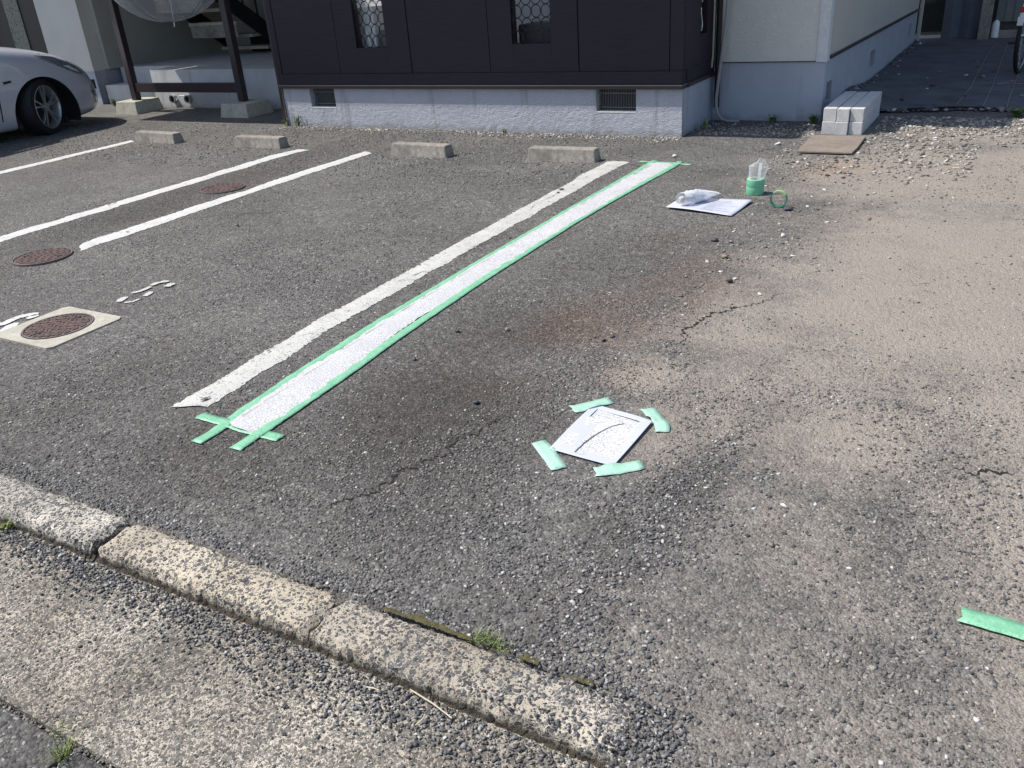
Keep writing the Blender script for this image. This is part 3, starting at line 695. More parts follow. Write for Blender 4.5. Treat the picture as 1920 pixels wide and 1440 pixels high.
tape([(-1.257,2.490),(-1.205,2.545),(-1.154,2.619)], .060, 'pale green tape on the far left corner of the number stencil', 'tape_pale', .013, 5, T2)
tape([(-1.004,2.605),(-.955,2.55),(-.915,2.515),(-.889,2.457)], .052, 'pale green tape on the far right corner of the number stencil', 'tape_pale', .013, 6, T2, wave=.003)
tape([(-1.259,2.229),(-1.185,2.165),(-1.117,2.100)], .056, 'pale green tape on the near left corner of the number stencil', 'tape_pale', .013, 7, T2)
tape([(-1.002,2.126),(-.94,2.170),(-.873,2.231)], .056, 'pale green tape on the near right corner of the number stencil', 'tape_pale', .013, 8, T2, wave=.002)
tape([(.085,1.885),(.22,1.880),(.42,1.872)], .060, 'green masking tape running out of the photo at the lower right edge', z=.008, seed=9)
# lengthwise crease in fresh paint, its shade drawn as thin dark slivers
r = random.Random(9); mb = MB(); y = 1.95
while y < 6.3:
    L = r.uniform(.03, .2); x0 = np.interp(y, [1.95, 2.2, 3.0, 3.8, 4.7, 6.5], [-2.418, -2.432, -2.484, -2.488, -2.483, -2.45])
    h0 = float(lot_z(np.array([x0]), np.array([y]))[0])+.0105
    w_ = r.uniform(.0008, .0022); mb.add([(x0-w_, y, h0), (x0+w_, y, h0), (x0+w_*.4, y+L, h0), (x0-w_*.4, y+L, h0)], [(0, 1, 2, 3)]); y += L*r.uniform(1.0, 1.9)
tag(mb.build('paint_crease', M['crease_dark']), kind='structure')

# ------------------------------------------------------------------ number stencil
st = empty('number_stencil', (-1.07, 2.36, 0)); tag(st, 'white cardboard stencil of the number 7 smeared with wet paint, taped at four corners', 'stencil')
z0 = .010
A = (-1.203, 2.195); B = (-.957, 2.175); C_ = (-.947, 2.505); D = (-1.198, 2.560)
def quad(u, v):
    a = np.array(A)*(1-u)+np.array(B)*u; b = np.array(D)*(1-u)+np.array(C_)*u; p = a*(1-v)+b*v; return float(p[0]), float(p[1])
N = 26
# digit seven cut out in (u,v): outline of the opening
def in7(u, v):
    if .80 < v < .92 and .12 < u < .85: return True
    if .74 < v <= .80 and .12 < u < .20: return True
    if .05 < v <= .80:
        l = float(np.interp(v, [.05, .25, .40, .55, .68, .76, .80], [.36, .375, .405, .455, .525, .60, .66]))
        return l < u < l+.19
    return False
N = 110; top = MB(); wet = MB(); ids = {}
def vz(u, v): return z0+.004*math.sin(u*5+1)*math.sin(v*4)+.004*max(0, u-.5)
vs = []; fsA = []; fsB = []
for j in range(N+1):
    for i in range(N+1):
        x, y = quad(i/N, j/N); vs.append((x, y, vz(i/N, j/N)))
rs = random.Random(2)
for j in range(N):
    for i in range(N):
        u, v = (i+.5)/N, (j+.5)/N
        if in7(u, v): continue
        f = (j*(N+1)+i, j*(N+1)+i+1, (j+1)*(N+1)+i+1, (j+1)*(N+1)+i)
        e = fbm(np.array([u*3]), np.array([v*3]), 2, 5)[0]
        wetm = (min(u-.0, 1.02-u, v-.0, 1.06-v) + (e-.5)*.30) > .135 and not (u < .34 and v < .62 and (e+u) < .72)
        (fsB if wetm else fsA).append(f)
def sheet(name, mat, fs):
    o = MB().add(vs, fs).build(name, mat, st, smooth=True); m_ = o.modifiers.new('thick', 'SOLIDIFY'); m_.thickness = .002; m_.offset = -1; return o
o = sheet('card', M['paper'], fsA+fsB); o.data.materials.append(M['paper_wet'])
for p_ in o.data.polygons: p_.material_index = 1 if p_.index >= len(fsA) else 0
pb = MB(); rr = random.Random(4)
pts7 = [quad(u, v) for u, v in ((.05,.03),(.93,.03),(.93,.95),(.05,.95))]
o = MB().add([(x, y, .0062) for x, y in pts7], [tuple(range(len(pts7)))]).build('painted_digit', M['paint_new'], st)

# ------------------------------------------------------------------ printed sheet, paint tube, rolls
ps = empty('paper_sheet', (-1.65, 5.37, 0)); tag(ps, 'white printed paper sheet lying flat under the plastic paint bottle', 'paper')
Pc = [(-1.895,5.233),(-1.438,5.155),(-1.408,5.536),(-1.852,5.585)]
n = 14; vs = []
for j in range(n+1):
    for i in range(n+1):
        u, v = i/n, j/n; x = (1-v)*((1-u)*Pc[0][0]+u*Pc[1][0])+v*((1-u)*Pc[3][0]+u*Pc[2][0]); y = (1-v)*((1-u)*Pc[0][1]+u*Pc[1][1])+v*((1-u)*Pc[3][1]+u*Pc[2][1])
        vs.append((x, y, .013+.006*math.sin(u*4+v*3)+.006*abs(u-.5)))
o = MB().add(vs, [(j*(n+1)+i, j*(n+1)+i+1, (j+1)*(n+1)+i+1, (j+1)*(n+1)+i) for j in range(n) for i in range(n)]).build('sheet', M['paper'], ps, smooth=True)
o.modifiers.new('thick', 'SOLIDIFY').thickness = -.001
mb = MB(); rr = random.Random(8)
for k in range(11):
    v = .12+.07*k; u0 = .48; u1 = .60+rr.random()*.32
    def pp(u, v): 
        return ((1-v)*((1-u)*Pc[0][0]+u*Pc[1][0])+v*((1-u)*Pc[3][0]+u*Pc[2][0]), (1-v)*((1-u)*Pc[0][1]+u*Pc[1][1])+v*((1-u)*Pc[3][1]+u*Pc[2][1]), .0155+.006*math.sin(u*4+v*3)+.006*abs(u-.5))
    q0 = []
    for i in range(9):
        u = u0+(u1-u0)*i/8; q0 += [pp(u, v), pp(u, v+.018)]
    mb.add(q0, [(2*i, 2*i+2, 2*i+3, 2*i+1) for i in range(8)])
mb.build('print', M['ink'], ps)
bt = empty('paint_bottle', (-1.76, 5.36, 0)); tag(bt, 'soft plastic paint bottle in a clear wrapper lying on the printed paper', 'bottle')
ax0 = Vector((-1.80, 5.28, .062)); ax1 = Vector((-1.69, 5.57, .040)); d = (ax1-ax0).normalized()
mb = MB(); prof = [(0, .004), (.0, .022), (.012, .030), (.03, .040), (.07, .043), (.14, .042), (.20, .036), (.25, .030), (.30, .022)]
mb.tube([ax0+d*t for t, _ in prof], [r0 for _, r0 in prof], 18); mb.build('bottle_body', M['white_pl'], bt, smooth=True, ang=60)
mb = MB(); mb.tube([ax0-d*.028, ax0-d*.02, ax0, ax0+d*.01], [.012, .019, .022, .02], 16); mb.build('cap', simple('clear_grey_cap', (.5,.5,.48), .3), bt, smooth=True)
rr = random.Random(3); mb = MB(); vs = []; n = 16; L = 14
for i in range(L+1):
    t = -.01+.34*i/L; c = ax0+d*t; rad = np.interp(i/L, [0, .2, .6, 1], [.046, .050, .048, .040]); fl = np.interp(i/L, [0, .5, 1], [1, .9, .22])
    a = d.cross(Vector((0,0,1))).normalized(); b = a.cross(d)
    for k in range(n):
        th = 2*math.pi*k/n; q0 = c+a*math.cos(th)*rad*(1+.3*i/L)*rr.uniform(.9, 1.12)+b*math.sin(th)*rad*fl*rr.uniform(.85, 1.12); q0.z = max(q0.z, .022); vs.append(q0)
mb.add(vs, [(i*n+k, i*n+(k+1) % n, (i+1)*n+(k+1) % n, (i+1)*n+k) for i in range(L) for k in range(n)]); mb.build('wrapper', glassy('milky_wrapper', (.82,.84,.88), .50, .3), bt, smooth=True, ang=25)
lab_ = MB().tube([ax0+d*.09, ax0+d*.10, ax0+d*.17, ax0+d*.18], [.0445, .0448, .0442, .040], 18, caps=False).build('label_band', simple('grey_blue_label', (.55,.58,.66), .5, 0, 60, .3), bt, smooth=True)

# stacked tape rolls in a bag
rc = Vector((-1.452, 5.755, 0))
for k in range(2):
    tr = empty('tape_roll', (rc.x+.002*k, rc.y, .002+.0517*k)); tag(tr, ['lower roll of green masking tape in the standing pair', 'upper roll of green masking tape inside the plastic bag'][k], 'tape roll', 'pair of stacked green masking tape rolls')
    ro, ri = .058, .040
    MB().lathe([(ri+.002, .0), (ro+.0004, 0), (ro+.0008, .0006), (ro+.0008, .0512), (ro, .0516), (ri+.002, .0514), (ri+.002, .0)], n=48).build('tape_winding', M['rollside'], tr, smooth=True, ang=40).location = (0, 0, 0)
    MB().lathe([(ri-.001, -.0005), (ri+.002, -.0005), (ri+.002, .0515), (ri-.001, .0515), (ri-.001, -.0005)], n=40).build('core', M['rollcore'], tr, smooth=True, ang=40)
    for ch in tr.children: ch.matrix_parent_inverse = Matrix()
bg_ = empty('plastic_bag', (rc.x, rc.y, .10)); tag(bg_, 'open clear plastic bag standing up out of the top tape roll', 'plastic bag')
rr = random.Random(12); vs = []; n = 22; L = 12
for i in range(L+1):
    t = i/L; z = .100+.155*t
    cx_ = rc.x+.004+.022*t*t; rx = np.interp(t, [0, .3, .7, 1], [.052, .054, .062, .012]); ry = np.interp(t, [0, .3, .7, 1], [.052, .044, .024, .004])
    for k in range(n):
        th = 2*math.pi*k/n; f_ = 1+.10*math.sin(3*th+t*5)*t+rr.uniform(-.04, .04)
        zz = z - (.03*abs(math.cos(th))*t if t > .6 else 0)
        vs.append((cx_+math.cos(th)*rx*f_+(.022*t if math.cos(th) > .5 else 0), rc.y+math.sin(th)*ry*f_, zz))
MB().add(vs, [(i*n+k, i*n+(k+1) % n, (i+1)*n+(k+1) % n, (i+1)*n+k) for i in range(L) for k in range(n)]).build('film', M['bag'], bg_, smooth=True, ang=30)
MB().bar((rc.x+.020, rc.y-.012, .06), (rc.x+.032, rc.y-.010, .215), .020, .002, (0,1,0)).build('paper_strip', M['white_pl'], bg_)
# single ring standing upright
rg = empty('tape_ring', (-1.222, 5.452, 0)); tag(rg, 'nearly used up green tape ring standing on its edge', 'tape roll')
mb = MB(); ro = .054; vs = []
def ringpart(a0, a1, mat, nm, r0=.047, r1=.054):
    mb = MB(); n_ = 24; vs = []
    for i in range(n_+1):
        t = a0+(a1-a0)*i/n_
        for (rr_, yy) in ((r1, -.012), (r1, .012), (r0, .012), (r0, -.012)):
            vs.append((-1.222+rr_*math.cos(t), 5.452+yy*1.0+.10*0, .056+rr_*math.sin(t)))
    fs = [(i*4+j, i*4+(j+1) % 4, (i+1)*4+(j+1) % 4, (i+1)*4+j) for i in range(n_) for j in range(4)]+[(0,1,2,3), tuple(n_*4+k for k in (3,2,1,0))]
    return mb.add(vs, fs).build(nm, mat, rg, smooth=True, ang=40)
ringpart(R_(35), R_(130), M['green_light'], 'tape_end', .047, .056); ringpart(R_(130), R_(395), M['green_dark'], 'ring_body')

# ------------------------------------------------------------------ manholes
def manhole(x, y, rad, rz, label, square=False):
    e = empty('manhole_cover', (0, 0, 0)); tag(e, label, 'manhole cover', 'rusty round manhole covers')
    zz = .004
    mb = MB().lathe([(rad*.93, -.01), (rad*.935, zz+.003), (rad*.99, zz+.003), (rad, -.01)], n=56); mb.build('rim', M['rust_dark'], e, smooth=True, ang=30)
    MB().lathe([(.0001, zz-.002), (rad*.915, zz-.002), (rad*.92, -.01)], n=56).build('lid', M['rust'], e)
    rb = MB(); st_ = rad/7.5; k = 0; yy = -rad*.88
    while yy < rad*.88:
        hw = math.sqrt(max(0, (rad*.88)**2-yy*yy)); xx = -hw+(st_*.5 if k % 2 else 0)
        while xx < hw-st_*.3:
            x1 = min(xx+st_*1.55, hw); rb.box(xx, x1, yy, yy+st_*.42, zz-.0025, zz+.0025); xx += st_*2.0
        yy += st_*.72; k += 1
    rb.build('tread_pattern', M['rust'], e)
    for s_ in (-1, 1): MB().box(s_*rad*.62-.028, s_*rad*.62+.028, -.008, .008, zz-.001, zz+.0033).build('keyhole', M['void'], e)
    if square:
        w_ = .215; v = [(-w_,-.262),(w_,-.262),(w_,.262),(-w_,.262)]; n_ = 56; vs = []; fs = []
        ring = []
        for k in range(n_):
            t = 2*math.pi*k/n_; cx_, sy = math.cos(t), math.sin(t); m_ = 1/max(abs(cx_)/w_, abs(sy)/.235); ring.append((rad*1.01*cx_, rad*1.01*sy, .003)); vs.append((cx_*m_, sy*m_, .003))
        vs = ring+vs+[(x_, y_, -.03) for x_, y_, _ in vs]
        fs = [(k, (k+1) % n_, n_+(k+1) % n_, n_+k) for k in range(n_)]+[(n_+k, n_+(k+1) % n_, 2*n_+(k+1) % n_, 2*n_+k) for k in range(n_)]
        MB().add(vs, fs).build('concrete_surround', concrete('pale_concrete', (.42,.40,.34), .2), e)
    for ch in e.children: ch.matrix_parent_inverse = Matrix()
    e.location = (x, y, .006); e.rotation_euler = (0, 0, rz)
manhole(-5.385, 3.085, .185, R_(20), 'rusty round manhole cover at the near end of a white line, left edge')
manhole(-5.645, 4.90, .185, R_(15), 'rusty round manhole cover between the two white lines, farthest away')
manhole(-4.085, 2.305, .172, R_(90), 'rusty round manhole cover set in a square concrete surround', True)

# ------------------------------------------------------------------ wheel stops
def wstop(x0, x1, y, rz, label):
    e = MB(); L = (x1-x0)/2; h = .105; d0, d1 = .075, .055
    mb = MB().hexa([(-L,-d0,-.01),(L,-d0,-.01),(L,d0,-.01),(-L,d0,-.01)], [(-L+.012,-d1,h),(L-.012,-d1,h),(L-.012,d1,h),(-L+.012,d1,h)])
    o = mb.build('wheel_stop', M['stop'], bevel=.010); o.location = ((x0+x1)/2, y+.07, 0); o.rotation_euler = (0, 0, rz)
    # a little wear at corners
    tag(o, label, 'wheel stop', 'concrete wheel stops at the head of the bays')
wstop(-8.70, -8.00, 6.44, R_(-3), 'leftmost concrete wheel stop, nearest to the parked car')
wstop(-7.08, -6.43, 6.42, R_(0), 'concrete wheel stop second from the left, before the rusty patch')
wstop(-5.00, -4.37, 6.37, R_(-2), 'concrete wheel stop third from the left, right of the two close lines')
wstop(-3.58, -2.95, 6.43, R_(2), 'rightmost concrete wheel stop, beside the old white line')

# ------------------------------------------------------------------ concrete blocks stack, board
def cblock(x0, x1, y0, y1, z0_, z1, lab):
    o = MB().box(x0, x1, y0, y1, z0_, z1).build('concrete_block', M['newblock'], bevel=.004); tag(o, lab, 'concrete block', 'stack of six long grey concrete blocks')
xs_ = [-1.450, -1.337, -1.228, -1.114]; nm = ['left', 'middle', 'right']
for k in range(3):
    dy = [.0, -.025, .0][k]; sl_ = [.003, .004, .0][k]
    cblock(xs_[k]+.002, xs_[k+1]-.003, 7.905+dy, 8.88+dy, .0, .108, 'long grey concrete block, bottom %s of the stack by the house corner' % nm[k])
    cblock(xs_[k]+.004+.004*(k == 1), xs_[k+1]-.002, 7.905+dy+.01, 8.885+dy+.01, .110, .218, 'long grey concrete block, top %s of the stack by the house corner' % nm[k])
o = MB().prism([(-1.468,7.064),(-1.16,7.072),(-1.052,7.075),(-1.045,7.3),(-1.057,7.744),(-1.489,7.74)], .010, .026).build('board', M['plate'], bevel=.004); tag(o, 'brown grey board lying flat in front of the block stack', 'board')

# ================================================================== HOUSE
H = empty('apartment_house', (-4.5, 8.0, 0)); tag(H, 'two storey apartment house with dark wood grain screen and blue grey foundation', 'house')
def hb(name, m, *a, bevel=0): return box(name, M[m] if isinstance(m, str) else m, *a, parent=H, bevel=bevel)
# bay foundation with vent openings
f = MB(); f.box(-7.40, -2.612, 7.60, 7.72, -.15, .213)
for a, b in ((-7.40, -7.0), (-6.638, -3.452), (-3.053, -2.612)): f.box(a, b, 7.60, 7.72, .213, .43)
f.build('bay_foundation', M['found'], H)
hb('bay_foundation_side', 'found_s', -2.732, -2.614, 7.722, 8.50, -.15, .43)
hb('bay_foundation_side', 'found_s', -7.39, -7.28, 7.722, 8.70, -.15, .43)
for i, (a, b) in enumerate(((-7.0, -6.638), (-3.452, -3.053))):
    v = box('foundation_vent', M['void'], a, b, 7.716, 7.75, .213, .43, parent=H)
    g = MB()
    for k in range(int((b-a)/.0165)): xx = a+.012+k*.0165; g.box(xx, xx+.004, 7.668, 7.672, .222, .43)
    for zz in (.243, .37): g.box(a, b, 7.662, 7.668, zz, zz+.006)
    gg = g.build('grille', M['mesh_steel'], v)
    MB().box(a+.002, b-.002, 7.598, 7.70, .205, .2165).build('sill', M['whitesill'], v)
# rusty corner strip
hb('corner_rust_strip', 'rust', -7.412, -7.402, 7.585, 7.62, -.02, .42)
# skirt & flashing
hb('skirt_board', 'panel', -7.41, -2.612, 7.575, 7.70, .458, .572, bevel=.002)
hb('flashing', 'brown', -7.43, -2.598, 7.560, 7.70, .420, .450, bevel=.002)
hb('flashing_highlight', 'flash', -7.43, -2.600, 7.5585, 7.70, .450, .4565)  # sky highlight on the flashing lip, put in as a pale strip
hb('skirt_side', 'panel', -2.70, -2.605, 7.702, 8.50, .458, .572)
hb('flashing_side', 'brown', -2.70, -2.592, 7.702, 8.50, .420, .457)
# screen panels with lattice windows
ZT = 1.62
seams = [-7.43, -7.352, -6.490, -5.530, -4.578, -3.615, -2.731, -2.605]
wins = {2: (-6.222, -5.822), 4: (-4.315, -3.895)}
def lattice(name, x0, x1, z0_, z1, yy, axis='x', dx=.103, r0=.050, mat='black', rr_=.0045):
    m = MB(); nz_ = int((z1-z0_)/.112)+1; nx_ = max(1, round((x1-x0)/dx)); 
    for j in range(nz_):
        for i in range(nx_+1):
            cx_ = x0+(i)*(x1-x0)/nx_ if False else x0+dx*.5+i*dx; cz = z0_+.055+j*.112
            if cx_ > x1+.01 or cz > z1: continue
            pts = [(cx_+r0*math.cos(t*math.pi/10), yy, cz+r0*1.10*math.sin(t*math.pi/10)) for t in range(20)]
            pts = [(min(max(p[0], x0), x1), p[1], min(p[2], z1)) for p in pts]
            if axis == 'y': pts = [(p[1], p[0], p[2]) for p in pts]
            m.tube(pts, rr_, 6, closed=True)
            if i and axis == 'x': m.box(cx_-dx/2-.012, cx_-dx/2+.012, yy-.004, yy+.004, cz-.003, cz+.003)
    return m
for i in range(7):
    a, b = seams[i]+(.004 if i else 0), seams[i+1]-.004
    m = MB(); y0, y1 = 7.588+(.004 if i % 2 else 0), 7.63
    if i in wins:
        wa, wb = wins[i]; m.box(a, wa, y0, y1, .574, ZT); m.box(wb, b, y0, y1, .574, ZT); m.box(wa, wb, y0, y1, .574, .828); m.box(wa, wb, y0, y1, 1.52, ZT)
    else: m.box(a, b, y0, y1, .574, ZT)
    p = m.build('wall_panel', M['panel'], H, bevel=.0015)
    if i in wins:
        fr = MB(); fr.box(wa, wa+.010, y1, y1+.05, .828, 1.52).box(wb-.010, wb, y1, y1+.05, .828, 1.52).box(wa, wb, y1, y1+.05, .80, .828)
        wo = fr.build('lattice_window', M['brown'], H)
        lattice('l', wa+.002, wb-.002, .832, 1.50, 7.618).build('ring_lattice', M['black'], wo)
for xs1 in seams[1:-1]: pass
for i in range(6):
    xx = seams[i+1]; box('joint_strip', M['black'], xx-.012, xx+.012, 7.632, 7.655, .574, ZT, parent=H)
hb('screen_cap', 'brown', -7.44, -2.595, 7.57, 7.66, ZT, ZT+.04)
# side screen, facing right
m = MB().box(-2.645, -2.607, 7.632, 8.05, .574, ZT).box(-2.645, -2.607, 8.245, 8.50, .574, ZT).box(-2.645, -2.607, 8.05, 8.245, .574, .828).box(-2.645, -2.607, 8.05, 8.245, 1.52, ZT)
m.build('side_screen_panel', M['panel'], H)
so_ = MB().box(-2.66, -2.646, 8.04, 8.255, .81, 1.53).build('side_lattice_window', M['black'], H)
m = MB()
for k in range(3):
    z_ = .855+.24*k
    m.tube([(-2.612, 8.085+.022*math.sin(t*.75), z_+.028*t) for t in range(8)], .007, 6)
m.build('scroll_ironwork', simple('glint_scroll_metal', (.5,.5,.52), .2, .6), so_)  # curly lattice, its glint put in as bright metal
# inside the screened porch: added pole and boxes tune the lattice window brightness
hb('inner_wall', 'whitewall', -7.25, -2.70, 8.52, 8.66, .0, 2.8)  # inner wall whitened to make the lattice windows brighter
hb('inner_floor', 'porch', -7.26, -2.75, 7.73, 8.52, -.1, .40)
t = empty('white_pole', (-6.1, 8.2, .40)); 
t2 = MB().tube([(-6.17, 7.73, .98), (-6.12, 7.72, .80), (-6.06, 7.70, .55)], .012, 8).build('added_pole', M['white_pl']); tag(t2, 'added white pole that brightens the view behind the left lattice window', 'pole')
bpy.data.objects.remove(t)
o = MB().box(-6.35, -6.08, 7.76, 8.1, .40, 1.22).build('storage_box', M['white_pl'], bevel=.02); tag(o, 'added white cabinet that brightens the view behind the left lattice window', 'cabinet')
o = MB().box(-6.07, -5.70, 7.80, 8.2, .40, .98).build('storage_box', simple('grey_bin_plastic', (.16,.16,.15), .6), bevel=.02); tag(o, 'grey plastic bin behind the left lattice window', 'bin')
o = MB().box(-4.34, -3.70, 7.76, 8.2, .40, .99).build('storage_box', simple('dark_bin_plastic', (.03,.028,.033), .5), bevel=.02); tag(o, 'added dark box that dims the view behind the right lattice window', 'box')
# cream tower at right with blue grey foundation
TW = []
f = MB(); ya = [8.535, 8.88, 11.14, 11.50, 14.67, 14.92, 15.55]
f.box(-2.61, -1.575, 8.50, 8.62, -.15, .535)
f.build('tower_foundation', M['found_s'], H)
f = MB(); x0, x1 = -1.70, -1.572
f.box(x0, x1, 8.622, 15.55, -.15, .15)
prev = 8.622
for a, b in ((8.64, 8.88), (11.14, 11.50), (14.67, 14.92)):
    f.box(x0, x1, prev, a, .15, .33); prev = b
f.box(x0, x1, prev, 15.55, .15, .33); f.hexa([(x0,8.622,.33),(x1,8.622,.33),(x1,15.55,.33),(x0,15.55,.33)], [(x0,8.622,.535),(x1,8.622,.535),(x1,15.55,.455),(x0,15.55,.455)])
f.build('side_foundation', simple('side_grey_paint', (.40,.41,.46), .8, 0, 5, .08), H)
for a, b in ((8.64, 8.88), (11.14, 11.50), (14.67, 14.92)):
    v = box('foundation_vent', M['mesh_steel'], -1.66, -1.64, a, b, .15, .33, parent=H)
hb('front_wall', 'cream', -2.60, -1.66, 8.488, 8.60, .540, 2.9)
hb('corner_trim', simple('pale_trim', (.60,.61,.62), .6), -1.657, -1.562, 8.478, 8.60, .532, 5.6)
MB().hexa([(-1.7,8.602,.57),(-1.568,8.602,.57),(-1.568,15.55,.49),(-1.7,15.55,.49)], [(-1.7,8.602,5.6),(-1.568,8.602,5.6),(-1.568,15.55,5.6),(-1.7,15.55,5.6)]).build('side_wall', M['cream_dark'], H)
MB().hexa([(-1.6,8.602,.545),(-1.545,8.602,.545),(-1.545,15.56,.462),(-1.6,15.56,.462)], [(-1.6,8.602,.572),(-1.545,8.602,.572),(-1.545,15.56,.492),(-1.6,15.56,.492)]).build('base_trim', M['brown'], H)
hb('front_base_trim', 'brown', -2.60, -1.66, 8.484, 8.60, .532, .5395)
# rear body, upper storey, roof: unseen, cut to fit where sun and shade fall
hb('rear_wall', 'cream_dark', -12.4, -1.72, 12.0, 15.5, 0, 2.8)
hb('upper_storey', 'cream', -6.3, -2.6, 7.64, 12.0, 2.95, 5.6)
hb('upper_storey', 'cream', -7.44, -6.305, 9.9, 12.0, 2.95, 5.6)  # set back to let sun reach behind the left lattice window
hb('upper_storey', 'cream', -12.4, -7.445, 8.7, 12.0, 2.95, 5.6)
hb('upper_storey', 'cream', -2.595, -1.72, 8.49, 12.0, 2.95, 5.6)
hb('upper_storey', 'cream', -12.4, -1.72, 12.005, 15.5, 2.8, 5.6)
hb('balcony_slab', 'brown', -11.8, -8.7, 6.965, 8.9, 2.8, 2.945)
hb('balcony_slab', 'brown', -8.697, -3.30, 6.965, 7.58, 2.8, 2.945)  # back edge cut short so sun passes to the lattice window
hb('upper_floor', 'brown', -6.3, -1.72, 7.65, 12, 2.8, 2.945)
hb('upper_floor', 'brown', -7.44, -6.305, 9.9, 12, 2.8, 2.945)
hb('roof', 'roof', -12.5, -1.3, 7.9, 15.9, 5.6, 5.75)
hb('left_shade_slab', 'brown', -16.5, -11.9, 8.13, 9.0, 2.8, 2.9)  # unseen slab added to shade the left wall and door
hb('bay_canopy', 'brown', -3.295, -2.6, 7.30, 7.635, 2.95, 3.02)
for xw in (-4.9,):
    wf = box('upper_window', M['glassdark'], xw, xw+1.1, 7.625, 7.64, 3.7, 4.9, parent=H)
    MB().box(xw-.05, xw+1.15, 7.61, 7.64, 3.64, 3.70).box(xw-.05, xw+1.15, 7.61, 7.64, 4.9, 4.96).box(xw-.05, xw, 7.61, 7.64, 3.70, 4.90).box(xw+1.1, xw+1.15, 7.61, 7.64, 3.70, 4.90).build('frame', M['brown'], wf)
# pipes at the recess
tb = [(-2.553, 8.44, 2.8), (-2.553, 8.44, .13)]
MB().tube(tb, .026, 12).build('downpipe', M['black'], H, smooth=True)
MB().tube([(-2.598, 8.42, 2.8), (-2.598, 8.42, .62), (-2.600, 8.40, .50)], .009, 8).build('beige_pipe', M['beige_pvc'], H, smooth=True)
cp = [(1372,-60),(1365,0),(1360,50),(1355,90),(1351,120),(1346,160),(1343,185),(1343,200),(1346,214),(1354,224),(1366,229),(1386,231)]
cc = [aty(a, b, 8.36) for a, b in cp]
MB().tube([(c[0], 8.36, max(c[1], .016)) for c in cc], .0145, 10).build('conduit', M['grey_pvc'], H, smooth=True)

# left porch
hb('porch_platform', 'porch', -11.0, -7.395, 8.70, 12.0, -.1, .51)
hb('porch_platform', 'porch', -12.30, -11.002, 9.20, 12.0, -.1, .508)
hb('porch_step', 'porch', -12.30, -11.002, 8.86, 9.198, -.1, .28)
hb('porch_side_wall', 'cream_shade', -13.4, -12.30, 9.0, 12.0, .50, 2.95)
hb('porch_front_wall', 'cream', -13.4, -12.40, 8.80, 9.0, .49, 2.95)
hb('porch_wall_foundation', 'found_s', -13.4, -12.40, 8.805, 9.0, -.1, .4885)
hb('porch_wall_foundation', 'found_s', -13.4, -12.42, 9.002, 9.6, -.1, .4885)
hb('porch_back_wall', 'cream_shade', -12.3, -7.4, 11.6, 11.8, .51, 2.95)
hb('far_wall', 'cream', -20, -15.2, 8.9, 9.1, 0, 5.6)
dr = hb('entrance_door', 'blackpl', -15.2, -13.405, 9.0, 9.08, .05, 2.6)
s = NT('patterned_glass'); vv = s.vor(16, 'Distance', 'DISTANCE_TO_EDGE'); s.fin(s.ramp(vv, [(.02, g3(.03)), (.06, (.16,.18,.17,1))]), .35)
MB().box(-14.50, -14.12, 8.985, 8.999, .35, 2.4).build('patterned_glass', s.m, dr)
MB().box(-13.50, -13.41, 8.96, 8.999, .05, 2.6).build('door_frame', M['brown'], dr)
pipe = MB()
for cx_ in (-10.60, -10.29):
    MB().lathe([(.050, 8.64), (.058, 8.64), (.058, 8.70), (.050, 8.70), (.050, 8.64)], (cx_, 0, .118), 'y', 24).build('drain_pipe_end', M['grey_pvc'], H, smooth=True, ang=40)
    MB().lathe([(.0001, 8.668), (.0495, 8.668)], (cx_, 0, .118), 'y', 24).build('pipe_opening', M['void'], H)
MB().tube([(-10.53, 8.66, .10), (-10.47, 8.65, .135), (-10.43, 8.65, .165), (-10.36, 8.66, .165), (-10.33, 8.67, .15)], .008, 8).build('thin_hose', M['white_pl'], H, smooth=True)
# porch posts and rail
for i, (px_, lab) in enumerate(((-10.845, 0), (-8.755, 1))):
    hb('porch_post', 'brown', px_-.048, px_+.048, 8.205, 8.295, .17, 2.80, bevel=.004)
hb('porch_rail', 'brown', -10.797, -8.803, 8.222, 8.278, .275, .395, bevel=.003)
hb('corner_post', 'brown', -7.49, -7.435, 7.62, 7.70, .0, 2.80, bevel=.003)
hb('porch_top_beam', 'brown', -10.9, -7.4, 8.22, 8.28, 2.2, 2.32)
for cx_, cy_, rz, lab in ((-10.90, 8.30, R_(4), 'concrete footing block under the left porch post'), (-8.72, 8.24, R_(0), 'shaded concrete footing block under the right porch post')):
    o = MB().hexa([(-.25,-.24,-.02),(.25,-.24,-.02),(.25,.24,-.02),(-.25,.24,-.02)], [(-.22,-.21,.165),(.22,-.21,.165),(.22,.21,.165),(-.22,.21,.165)]).build('footing_block', M['block'], bevel=.008)
    o.location = (cx_, cy_, 0); o.rotation_euler = (0, 0, rz); tag(o, lab, 'footing block', 'footing blocks under the porch posts')
    if cx_ < -10: o.scale = (.85, 1.05, 1)
# white electric meter-ish box by the corner
o = MB().box(-7.62, -7.55, 8.05, 8.12, .72, .98).build('hanging_bottle', M['white_pl'], bevel=.02); tag(o, 'white plastic handle hanging beside the dark corner post', 'handle')
MB().tube([(-7.585, 8.085, .50), (-7.585, 8.085, .72)], .008, 8).build('rod', M['grey_pvc'], o)

